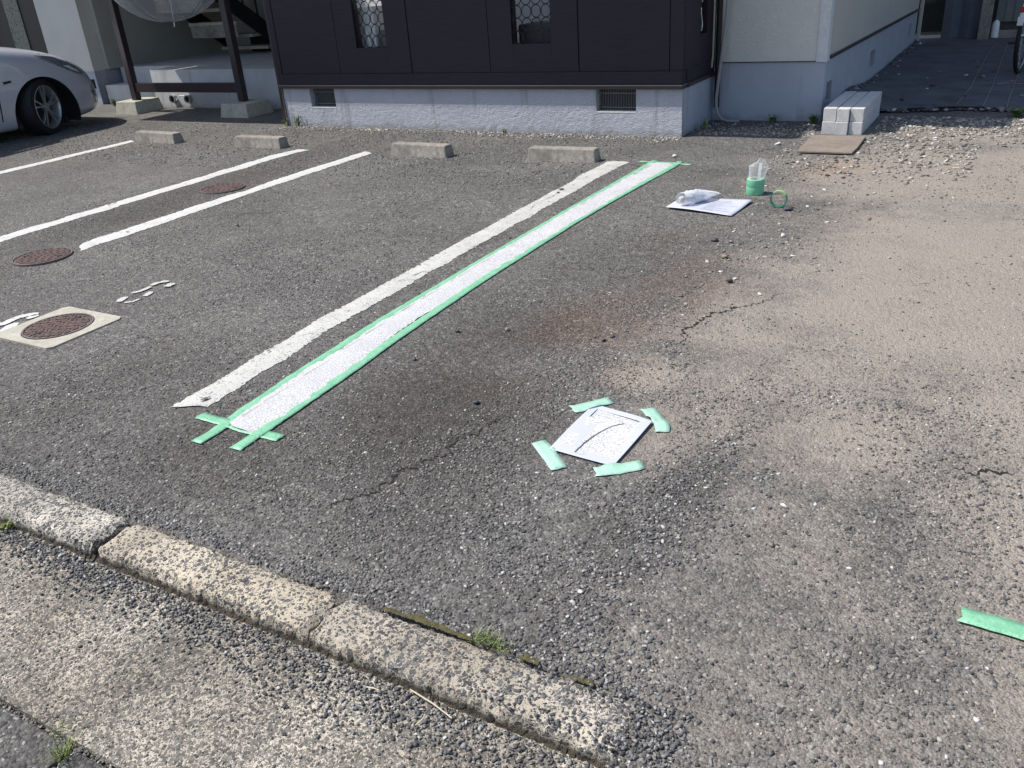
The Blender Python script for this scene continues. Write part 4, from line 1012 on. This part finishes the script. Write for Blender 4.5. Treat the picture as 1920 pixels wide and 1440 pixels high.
# staircase
S_ = empty('staircase', (-11.2, 10.5, .51)); tag(S_, 'dark steel outdoor staircase with open concrete treads under the porch', 'staircase')
for k in range(8):
    z_ = .60+.205*k; y_ = 10.95-.29*k
    MB().box(-11.72, -10.66, y_-.16, y_+.14, z_-.025, z_+.022).build('tread', M['block'], S_, bevel=.004)
    if k in (2, 4): MB().box(-11.70, -10.68, y_-.15, y_-.135, z_-.20, z_-.027).build('riser', M['stop'], S_)
for xx in (-11.76, -10.62):
    m = MB(); y0, z0_ = 11.10, .40; y1, z1 = 8.75, 2.06
    m.hexa([(xx-.025,y0,z0_+.11),(xx+.025,y0,z0_+.11),(xx+.025,y1,z1+.0),(xx-.025,y1,z1)], [(xx-.025,y0,z0_+.38),(xx+.025,y0,z0_+.38),(xx+.025,y1,z1+.27),(xx-.025,y1,z1+.27)])
    m.build('stringer', M['black'], S_)
for k in range(9):
    y_ = 10.9-.27*k; z_ = .75+.191*k
    MB().bar((-10.60, y_, z_), (-10.60, y_, z_+.95), .02, .02).build('baluster', M['black'], S_)
MB().bar((-10.60, 10.95, 1.66), (-10.60, 8.75, 3.2), .04, .04).build('handrail', M['black'], S_)
MB().box(-11.78, -11.70, 11.0, 11.08, .51, 1.6).build('newel_post', M['white_pl'], S_)
o = MB().box(-11.40, -11.02, 11.15, 11.5, .51, .78).build('storage_box', M['void'], bevel=.01); tag(o, 'black box under the foot of the staircase', 'box')

# umbrella hanging with its canopy down
U = empty('umbrella', (-9.55, 8.1, 1.14)); tag(U, 'open clear vinyl umbrella hanging upside down from the porch beam', 'umbrella')
n = 8; RR = .72; vs = []; ring = 9; sub = 4; NN = n*sub
def ucan(t, a):
    k = math.cos(((a % (2*math.pi/n))-math.pi/n)); r0 = RR*math.sin(t*1.12)/math.sin(1.12)*(1-.07*t*(k-math.cos(math.pi/n))/(1-math.cos(math.pi/n)))
    return (-9.55+r0*math.cos(a)+.04*r0, 8.1+r0*math.sin(a), 1.16+.42*(1-math.cos(t*1.12))/(1-math.cos(1.12))+.05*r0*math.cos(a))
for i in range(ring+1):
    for k in range(NN): vs.append(ucan(max(.01, i/ring), 2*math.pi*k/NN))
MB().add(vs, [(i*NN+k, i*NN+(k+1) % NN, (i+1)*NN+(k+1) % NN, (i+1)*NN+k) for i in range(ring) for k in range(NN)]).build('canopy', M['vinyl'], U, smooth=True, ang=180)
for k in range(n):
    MB().tube([ucan(max(.01, i/8)*1.0, 2*math.pi*k/n) for i in range(9)], .004, 6).build('rib', M['steel'], U, smooth=True)
MB().tube([(-9.56, 8.1, 1.10), (-9.55, 8.1, 1.16)], .008, 8).build('tip', M['white_pl'], U)
MB().tube([(-9.55, 8.1, 1.16), (-9.53, 8.16, 2.05)], .006, 8).build('shaft', M['steel'], U)
MB().tube([(-9.53, 8.16, 2.05)]+[(-9.53, 8.16+.05-.05*math.cos(t*math.pi/6), 2.28+.05*math.sin(t*math.pi/6)) for t in range(7)]+[(-9.53, 8.26+.02, 2.24)], .012, 8).build('handle', M['white_pl'], U, smooth=True)

# ------------------------------------------------------------------ weeds
def weed(x, y, z, h, n, mat, label, seed, lw=.010, spread=.7):
    r = random.Random(seed); e = MB()
    for k in range(n):
        a = r.uniform(0, 6.28); l = h*r.uniform(.5, 1); tx = math.cos(a)*l*spread*r.uniform(.2, 1); ty = math.sin(a)*l*spread*r.uniform(.2, 1)
        bx, by = r.uniform(-.02, .02), r.uniform(-.02, .02); p = [Vector((bx, by, 0)), Vector((bx+tx*.4, by+ty*.4, l*.6)), Vector((bx+tx, by+ty, l))]
        s_ = Vector((-math.sin(a), math.cos(a), 0))*lw*.5*r.uniform(.5, 1.3)
        e.add([p[0]-s_*.4, p[0]+s_*.4, p[1]+s_, p[1]-s_, p[2]], [(0, 1, 2, 3), (3, 2, 4)])
        for q0 in range(1):
            t = r.uniform(.3, .95); c = p[0].lerp(p[2], t); c.z += l*.08; a2 = r.uniform(0, 6.28); u = Vector((math.cos(a2), math.sin(a2), r.uniform(-.2, .6)))*lw*1.6; v = Vector((-math.sin(a2), math.cos(a2), 0))*lw*.6
            e.add([c, c+u*.5+v, c+u, c+u*.5-v], [(0, 1, 2, 3)])
    o = e.build('weed', M[mat], origin=None); o.location = (x, y, z); tag(o, label, 'weed', 'small weeds growing at wall and curb edges'); return o
weed(-7.22, 7.55, 0, .17, 14, 'green_leaf', 'tall thin weed at the left corner of the bay foundation', 1, .014)
weed(-7.38, 7.53, 0, .10, 10, 'yel_leaf', 'low weed at the foot of the rusty corner strip', 2, .012)
weed(-4.42, 7.52, 0, .06, 14, 'yel_leaf', 'tiny yellow weed below the middle of the bay foundation', 3, .012)
weed(-2.50, 7.95, 0, .15, 12, 'yel_leaf', 'yellow flowering weed beside the right corner of the bay', 4, .014, .3)
weed(-2.0, 8.42, 0, .07, 16, 'green_leaf', 'small green weed against the shaded foundation, left one', 5, .02)
weed(-1.62, 8.42, 0, .09, 24, 'green_leaf', 'small green weed left of the block stack', 6, .02)
weed(-12.0, 8.72, 0, .13, 40, 'green_leaf', 'dark grass tuft by the car nose against the porch step', 7, .012)
weed(-.935, 1.312, 0, .030, 70, 'yel_leaf', 'bright green sprout at the curb beside the moss', 8, .0022, 1.3)
weed(-.885, 1.308, 0, .026, 50, 'yel_leaf', 'smaller bright sprout right of the first one at the curb', 9, .0022, 1.3)
weed(-2.67, 1.125, -.05, .035, 26, 'yel_leaf', 'green sprout in the gutter at the left edge of the photo', 10, .006, 1.0)
weed(-1.66, .63, -.06, .045, 60, 'yel_leaf', 'grass tuft in the paving joint at the lower left', 11, .002, 1.2)
weed(-1.73, .67, -.06, .02, 40, 'yel_leaf', 'moss sprout on the joint crossing at the lower left', 12, .002, 1.4)
weed(.02, 8.95, 0, .07, 60, 'green_leaf', 'thin weeds along the edge of the weed sheet', 13, .02, 1.6)
def mosspatch(pts, label):
    o = MB().add([(x, y, z_) for x, y, z_ in pts], [tuple(range(len(pts)))]).build('moss', M['moss']); tag(o, label, 'moss', 'moss patches on the curb edge', kind='stuff')
def strip(x0, x1, yb, amp, seed):
    r = random.Random(seed); n = 70; up = []; lo = []
    for i in range(n+1):
        t = i/n; x = x0+(x1-x0)*t; w_ = amp*math.sin(math.pi*t)**.6*(.55+.45*math.sin(t*17+seed)*math.sin(t*5))*r.uniform(.75, 1.2)+.002
        up.append((x, yb+w_, .0042)); lo.append((x, yb-.006+r.uniform(-.003, .003), .0045))
    return lo+up[::-1]
mosspatch(strip(-1.24, -.965, 1.302, .020, 1), 'olive green moss strip between curb and asphalt')
mosspatch(strip(-.83, -.775, 1.302, .018, 2), 'small brown moss patch further right on the curb edge')
mosspatch(strip(-.69, -.63, 1.298, .018, 3), 'small olive moss patch at the gravel end of the curb')
for i, (p, q0, lab) in enumerate((((770,1298), (848,1352), 'long dry straw lying in the gutter gravel'), ((688,1293), (712,1300), 'short dry straw in the gutter, left of the long one'), ((798,1345), (780,1365), 'short brown straw below the long one'))):
    a, b = at(*p, -.045), at(*q0, -.045); mid = ((a[0]+b[0])/2+.006, (a[1]+b[1])/2)
    o = MB().tube([(a[0], a[1], -.036), (mid[0], mid[1], -.032), (b[0], b[1], -.036)], .0018, 6).build('straw', M['straw']); tag(o, lab, 'straw', 'dry straws in the gutter')

# ================================================================== back right
xs2 = np.linspace(-1.555, 2.4, 90); ys2 = np.linspace(0, 1, 120); X, V_ = np.meshgrid(xs2, ys2)
yf = 8.98+.20*np.clip((X+1.2)/.7, 0, 1)+.05*(fbm(X, V_*0+2, 4, 8)-.5)
Yg = yf+(15.75-yf)*V_**1.3
Z = .014+.11*np.exp(-((X+1.56)/.32)**2)*np.exp(-((Yg-9.7)/.9)**2)+.02*(fbm(X, Yg, 3, 6)-.5)+.03*np.exp(-((V_)/.012)**2)*(fbm(X, V_, 5, 2) > .5)
vv_ = np.stack([X, Yg, Z], -1).reshape(-1, 3); a_, b_ = Z.shape; idx = np.arange(a_*b_).reshape(a_, b_)
o = MB().add(vv_.tolist(), [(int(idx[j, i]), int(idx[j, i+1]), int(idx[j+1, i+1]), int(idx[j+1, i])) for j in range(a_-1) for i in range(b_-1)]).build('weed_sheet', M['sheet'], smooth=True); tag(o, 'dark grey weed control sheet laid along the shaded side of the house', 'ground sheet')
# raised soil edge along wall and sheet front
n = 520; x = np.concatenate([r_.uniform(-1.55, 2.2, 330), -1.52+np.abs(r_.normal(0, .05, 130)), r_.uniform(-1.3, .2, 60)]); y = np.concatenate([9.02+.18*np.clip((x[:330]+1.2)/.7, 0, 1)+r_.normal(0, .03, 330), r_.uniform(9.3, 15.5, 130), r_.uniform(9.3, 13, 60)])
z = .01+.11*np.exp(-((x+1.56)/.32)**2)*np.exp(-((y-9.7)/.9)**2)
tag(stones(np.stack([x, y, z], -1), .02+.045*r_.random(len(x))**2, 'stone_scatter', M['gravel'], 9, .6, .3, True), 'loose stones weighing down the weed sheet', 'stones', kind='stuff')
for i, (pts, lab) in enumerate((([(1795,193),(1822,160),(1832,138),(1853,100),(1868,80)], 'thin white string on the weed sheet, leftmost'), ([(1840,205),(1862,158),(1872,130),(1884,95),(1890,82)], 'thin white string on the weed sheet, middle one'), ([(1887,205),(1893,180),(1905,150),(1914,120)], 'thin white string on the weed sheet, nearest to the bicycle'))):
    P = [at(a, b, .03) for a, b in pts]
    o = MB().tube([(a, b, .021) for a, b in P], .0024, 6).build('string', M['grey_pvc']); tag(o, lab, 'string', 'strings pegged on the weed sheet')
P = [at(1870, 156, .03), at(1885, 154, .03), at(1905, 155, .03), at(1930, 157, .03)]
tag(MB().tube([(a, b, .022) for a, b in P], .0035, 6).build('string', M['grey_pvc']), 'short white cord lying crosswise under the bicycle wheel', 'string', 'strings pegged on the weed sheet')

o = MB().tube([(-1.53, 15.62, 0), (-1.53, 15.62, 4)], .028, 10).build('drain_pipe', M['beige_pvc'], smooth=True); tag(o, 'beige vertical pipe at the far corner of the house', 'pipe')
F1 = MB().prism([(-1.22,15.8),(-1.10,15.72),(-.98,15.80),(-.86,15.72),(-.72,15.82),(-.72,15.9),(-1.22,15.9)], 0, 2.4).build('shed_panel', M['tarp']); tag(F1, 'blue grey sheet covered panel at the end of the passage', 'panel')
o = MB().box(-.70, -.545, 15.6, 15.75, 0, 2.6).build('concrete_post', M['stop'], bevel=.006); tag(o, 'grey concrete block post right of the sheet covered panel', 'post')
F2 = empty('neighbour_wall', (1, 16.2, 0)); tag(F2, 'dark metal clad wall closing the passage at the back', 'wall')
MB().box(-1.1, 3.4, 16.1, 16.2, 0, 3.2).build('wall', M['darkgreen'], F2)
MB().box(-.50, 2.4, 16.05, 16.098, .22, 2.6).build('cladding', M['gas'], F2)
m = MB()
for k in range(24): m.box(-.50+.12*k, -.475+.12*k, 16.03, 16.049, .22, 2.6)
m.build('rib', M['gas'], F2)
MB().box(-.50, 3.4, 15.85, 16.05, 0, .10).build('kerb', M['stop'], F2)
o = MB().lathe([(.0001, .25), (.02, .245), (.045, .215), (.052, .18), (.055, 0), (.0001, 0)], (-.475, 15.78, .02), n=24).build('canister', M['white_pl'], smooth=True, ang=60); tag(o, 'white plastic canister standing beside the concrete post', 'canister')
# far building beyond the gap
o = MB().box(-4.5, -.9, 17.2, 17.5, 0, 3.2).build('far_shed', M['darkgreen']); tag(o, 'dark shed far behind, seen through the gap at the house corner', 'shed')
o = MB().box(-1.62, -1.45, 17.0, 17.15, .55, .72).build('crate', M['whitesill'], bevel=.01); tag(o, 'pale box fixed on the dark shed in the gap by the house corner', 'box')
# pale slab standing in for sunlit ground behind the gap
tag(MB().box(-2.2, -1.22, 16.0, 16.5, -.1, .012).build('sunlit_ground_patch', M['porch']), kind='structure')

# bicycle (edge-on, rear wheel towards us)
Bk = empty('bicycle', (-.10, 11.4, 0)); tag(Bk, 'city bicycle seen from behind at the right edge, rear wheel toward the camera', 'bicycle')
def wheel(cy):
    wx = -.10; pts = [(wx, cy+.385*math.cos(t*math.pi/24), .41+.385*math.sin(t*math.pi/24)) for t in range(48)]
    t_ = MB().tube(pts, .024, 8, closed=True).build('wheel', M['tyre'], Bk, smooth=True)
    MB().tube([(wx, cy+.355*math.cos(t*math.pi/24), .41+.355*math.sin(t*math.pi/24)) for t in range(48)], .012, 6, closed=True).build('rim', M['steel'], t_, smooth=True)
    m = MB()
    for k in range(28): a = k*2*math.pi/28; m.tube([(wx+(.025 if k % 2 else -.025), cy, .41), (wx, cy+.35*math.cos(a), .41+.35*math.sin(a))], .0018, 4)
    m.tube([(wx-.05, cy, .41), (wx+.05, cy, .41)], .018, 10); m.build('spokes', M['steel'], t_)
wheel(11.75); wheel(13.1)
fm = MB()
def tb_(a, b, r0=.016): fm.tube([a, b], r0, 8)
X0 = -.10
tb_((X0, 12.35, .40), (X0, 12.15, .95)); tb_((X0, 12.35, .40), (X0, 12.9, .85)); tb_((X0, 12.2, .80), (X0, 12.9, .95)); tb_((X0, 12.92, .80), (X0, 12.88, 1.15)); 
for s_ in (-.055, .055): tb_((X0+s_, 11.75, .41), (X0+s_*.4, 12.35, .40), .009); tb_((X0+s_, 11.75, .41), (X0+s_*.4, 12.18, .85), .008); tb_((X0+s_, 13.1, .41), (X0+s_*.5, 12.93, .82), .010)
fm.build('frame', M['steel'], Bk, smooth=True)
MB().tube([(X0-.3, 12.7, 1.16), (X0-.26, 12.85, 1.17), (X0, 12.9, 1.15), (X0+.26, 12.85, 1.17), (X0+.3, 12.7, 1.16)], .012, 8).build('handlebar', M['steel'], Bk, smooth=True)
MB().hexa([(X0-.10,11.98,1.0),(X0+.10,11.98,1.0),(X0+.03,12.3,1.0),(X0-.03,12.3,1.0)], [(X0-.11,11.97,1.07),(X0+.11,11.97,1.07),(X0+.03,12.3,1.05),(X0-.03,12.3,1.05)]).build('saddle', M['tyre'], Bk, bevel=.02)
vs = []
for i in range(15):
    a = R_(25+i*11); 
    for s_, dz in ((-.034, -.012), (-.018, .003), (.018, .003), (.034, -.012)): vs.append((X0+s_, 11.75-(.43+dz)*math.cos(a), .41+(.43+dz)*math.sin(a)))
MB().add(vs, [(i*4+j, i*4+j+1, (i+1)*4+j+1, (i+1)*4+j) for i in range(14) for j in range(3)]).build('mudguard', M['white_pl'], Bk, smooth=True)
MB().box(X0-.025, X0+.025, 11.31, 11.335, .68, .74).build('reflector', M['red'], Bk, bevel=.006)
MB().box(X0-.03, X0+.03, 11.305, 11.33, .55, .64).build('reflector', M['white_pl'], Bk, bevel=.006)
MB().box(X0-.26, X0-.15, 12.32, 12.41, .26, .285).build('pedal', M['blackpl'], Bk, bevel=.003)
MB().bar((X0-.06, 12.35, .40), (X0-.07, 12.36, .26), .02, .02).build('crank', M['steel'], Bk)
MB().box(X0+.15, X0+.26, 12.32, 12.41, .50, .525).build('pedal', M['blackpl'], Bk, bevel=.003)

Bk.rotation_euler = (0, 0, R_(-9))
# ================================================================== CAR
CX = -11.42; HW = 1.0
car = empty('parked_car', (CX, 5.0, 0)); tag(car, 'silver compact car parked nose first at the left edge', 'car')
ysr = [2.55, 2.60, 2.75, 3.1, 3.6, 4.2, 4.8, 5.4, 5.9, 6.15, 6.4, 6.65, 6.85, 7.02, 7.15, 7.26, 7.35, 7.42, 7.45]
topz = [.85, 1.05, 1.10, 1.12, 1.13, 1.14, 1.14, 1.14, 1.14, 1.115, 1.075, 1.025, .965, .895, .82, .74, .66, .57, .48]
wid = [.80, .88, .95, .985, 1.0, 1.0, 1.0, 1.0, 1.0, 1.0, 1.0, .995, .985, .96, .915, .845, .74, .55, .30]
ysr = [y if y < 6.4 else 6.4+(y-6.4)*1.20 for y in ysr]
bot = [.30, .26, .22, .20, .19, .18, .18, .18, .18, .18, .18, .18, .19, .20, .21, .23, .27, .32, .38]
vs = []; rows = []
NV = 15
for y, tz, wd, bz in zip(ysr, topz, wid, bot):
    bz -= .07
    row = []
    sh = max(bz+.1, tz-.20)       # shoulder height
    half = [(.0, bz-.01), (.55, bz-.01), (.90, bz), (.965, bz+.06), (.985, bz+.16*(sh-bz)/.6+.02), (1.0, bz+(sh-bz)*.45), (1.0, bz+(sh-bz)*.66), (.985, bz+(sh-bz)*.86), (.972, sh+.005), (.945, sh+.05*min(1, (tz-sh)/.2)), (.90, sh+(tz-sh)*.62), (.80, sh+(tz-sh)*.86), (.6, tz-.008), (.3, tz+.012), (0, tz+.02)]
    for hx, z_ in half: row.append((hx*wd, z_))
    rows.append(row)
for y, row in zip(ysr, rows):
    for hx, z_ in row: vs.append((CX+hx, y, z_))
    for hx, z_ in row[1:-1][::-1]: vs.append((CX-hx, y, z_))
m = NV+NV-2; n = len(ysr)
fs = [(i*m+j, i*m+(j+1) % m, (i+1)*m+(j+1) % m, (i+1)*m+j) for i in range(n-1) for j in range(m)]+[tuple(range(m)), tuple((n-1)*m+k for k in reversed(range(m)))]
body = MB().add(vs, fs).build('body', M['carpaint'], car, smooth=True, ang=180)
sd_ = body.modifiers.new('sub', 'SUBSURF'); sd_.levels = 2; sd_.render_levels = 2
cut = MB()
for cy_ in (6.64, 3.55):
    for sx in (1, -1): cut.lathe([(.0001, CX+sx*.62), (.435, CX+sx*.62), (.435, CX+sx*1.2), (.0001, CX+sx*1.2)], (0, cy_, .25), 'x', 48)
co = cut.build('cutter', None)
bo = body.modifiers.new('cut', 'BOOLEAN'); bo.operation = 'DIFFERENCE'; bo.object = co; bo.solver = 'EXACT'
bpy.context.view_layer.update()
dg = bpy.context.evaluated_depsgraph_get(); nm_ = bpy.data.meshes.new_from_object(body.evaluated_get(dg)); body.modifiers.clear(); body.data = nm_
nm_.polygons.foreach_set('use_smooth', [True]*len(nm_.polygons))
try: nm_.set_sharp_from_angle(angle=R_(38))
except Exception: pass
if not nm_.materials: nm_.materials.append(M['carpaint'])
bpy.data.objects.remove(co)
# cabin
vs = []; cab = [(2.70, 1.10, .90, 1.12), (2.95, 1.10, .80, 1.56), (3.4, 1.10, .78, 1.72), (4.4, 1.10, .78, 1.78), (5.0, 1.10, .77, 1.70), (5.55, 1.10, .76, 1.42), (6.05, 1.10, .82, 1.12)]
for y, zb, wt, zt in cab:
    for hx, z_ in ((-.94, zb), (-wt-.02, zt-.05), (-wt*.8, zt), (wt*.8, zt), (wt+.02, zt-.05), (.94, zb)): vs.append((CX+hx, y, z_))
m = 6; cb = MB().add(vs, [(i*m+j, i*m+j+1, (i+1)*m+j+1, (i+1)*m+j) for i in range(6) for j in range(5)]).build('windows', M['glassdark'], car, smooth=True, ang=40)
vs = []
for y, zb, wt, zt in cab[1:5]:
    for hx, z_ in ((-wt*.97, zt-.035), (-wt*.75, zt+.012), (wt*.75, zt+.012), (wt*.97, zt-.035)): vs.append((CX+hx, y, z_))
MB().add(vs, [(i*4+j, i*4+j+1, (i+1)*4+j+1, (i+1)*4+j) for i in range(3) for j in range(3)]).build('roof_panel', M['carpaint'], car, smooth=True)
for s_ in (-1, 1):
    for a, b in (((5.0, 1.68, .79), (6.02, 1.14, .93)), ((4.1, 1.74, .80), (4.1, 1.12, .965)), ((2.95, 1.52, .82), (2.75, 1.12, .93))):
        MB().bar((CX+s_*a[2], a[0], a[1]), (CX+s_*b[2], b[0], b[1]), .05, .07, (1,0,0)).build('pillar', M['carpaint'], car)
# wheels
def cwheel(cy, sx):
    cz = .325; xo = CX+sx*(HW-.06); xi = xo-sx*.22; n_before = set(bpy.data.objects)
    w_ = MB().lathe([(.255, xi), (.325, xi+sx*.01), (.338, xi+sx*.04), (.338, xo-sx*.04), (.325, xo-sx*.008), (.26, xo), (.25, xo-sx*.02)], (0, cy, cz), 'x', 48).build('wheel', M['tyre'], car, smooth=True, ang=50)
    MB().lathe([(.243, xi), (.25, xo-sx*.025), (.262, xo-sx*.004), (.250, xo+sx*.001), (.235, xo-sx*.03), (.232, xi)], (0, cy, cz), 'x', 48).build('rim', M['alloy'], w_, smooth=True, ang=50)
    MB().lathe([(.0001, xo-sx*.11), (.236, xo-sx*.11)], (0, cy, cz), 'x', 32).build('brake_disc', M['blackpl'], w_)
    sp = MB()
    for k in range(5):
        for dd in (-.17, .17):
            a = k*2*math.pi/5+.35; a2 = a+dd
            sp.bar((xo-sx*.035, cy+.035*math.cos(a), cz+.035*math.sin(a)), (xo-sx*.016, cy+.240*math.cos(a2), cz+.240*math.sin(a2)), .018, .022, (1,0,0))
    sp.tube([(xo-sx*.06, cy, cz), (xo-sx*.02, cy, cz)], .050, 16); sp.build('spokes', M['alloy'], w_)
    if cy > 5:
        T = Matrix.Translation(Vector((xo-sx*.11, cy, 0))); Rz = Matrix.Rotation(R_(24), 4, 'Z')
        for ob in [w_]+list(w_.children): ob.data.transform(T @ Rz @ T.inverted())
for cy_ in (6.64, 3.55):
    for sx in (1, -1): cwheel(cy_, sx)
for cy_ in (6.64, 3.55):
    for sx in (1, -1):
        MB().lathe([(.437, CX+sx*.60), (.433, CX+sx*.60), (.433, CX+sx*.965), (.437, CX+sx*.965)], (0, cy_, .25), 'x', 40, R_(-20), R_(200)).build('arch_liner', M['blackpl'], car)
# headlight on the shoulder: patch lifted from body surface
from mathutils.bvhtree import BVHTree
bvh = BVHTree.FromObject(body, bpy.context.evaluated_depsgraph_get())
off = Vector((0, 0, 0))
def patch(name, poly, mat, lift=.006, par=car, frm='side', n=14):
    """poly: (y,z) outline seen from the side, laid onto the body skin"""
    ys0 = [p[0] for p in poly]; zs0 = [p[1] for p in poly]; vs = []; idm = {}; fs = []
    def inside(y, z):
        c = False; k = len(poly)
        for i in range(k):
            (y1, z1), (y2, z2) = poly[i], poly[i-1]
            if (z1 > z) != (z2 > z) and y < (y2-y1)*(z-z1)/(z2-z1)+y1: c = not c
        return c
    N1 = 40
    dy, dz = (max(ys0)-min(ys0))/N1, (max(zs0)-min(zs0))/N1
    def vid(i, j):
        if (i, j) in idm: return idm[(i, j)]
        y, z = min(ys0)+i*dy, min(zs0)+j*dz; d0 = Vector((-1, -.0, 0)) if frm == 'side' else Vector((-.55, -.8, -.1)).normalized()
        o0 = Vector((CX+2, y, z))-off
        h = bvh.ray_cast(o0, d0)
        if h[0] is None: idm[(i, j)] = None; return None
        p = h[0]+h[1]*lift; vs.append(tuple(p)); idm[(i, j)] = len(vs)-1; return idm[(i, j)]
    for i in range(N1):
        for j in range(N1):
            if inside(min(ys0)+(i+.5)*dy, min(zs0)+(j+.5)*dz):
                q0 = [vid(i, j), vid(i+1, j), vid(i+1, j+1), vid(i, j+1)]
                if None not in q0: fs.append(tuple(q0))
    if fs: return MB().add(vs, fs).build(name, mat, par, smooth=True)
hl = patch('headlight', [(6.70,.915),(6.80,.925),(6.95,.895),(7.12,.82),(7.26,.72),(7.34,.63),(7.24,.64),(7.10,.70),(6.95,.78),(6.80,.86)], M['lens'], .008)
if hl:
    patch('reflector', [(7.02,.765),(7.12,.755),(7.22,.69),(7.24,.655),(7.12,.705)], M['chrome'], .013, hl)
    patch('chrome_edge', [(6.72,.912),(6.80,.918),(6.95,.888),(7.12,.812),(7.12,.797),(6.95,.872),(6.80,.903)], M['chrome'], .013, hl)
patch('fog_light_recess', [(7.36,.47),(7.50,.50),(7.60,.38),(7.58,.24),(7.42,.26)], M['lens'], .006)
patch('side_lamp', [(6.17,.655),(6.27,.665),(6.27,.69),(6.17,.685)], M['blackpl'], .006)
patch('door_gap', [(6.03,.25),(6.045,.25),(6.075,.60),(6.03,1.0),(6.015,1.0),(6.058,.60)], M['blackpl'], .003)
MB().box(CX-.55, CX+.55, 7.665, 7.685, .40, .52).build('number_plate_holder', M['blackpl'], car)
MB().box(CX+.62, CX+.72, 7.0, 7.05, .07, .15).build('splash_guard', M['blackpl'], car)
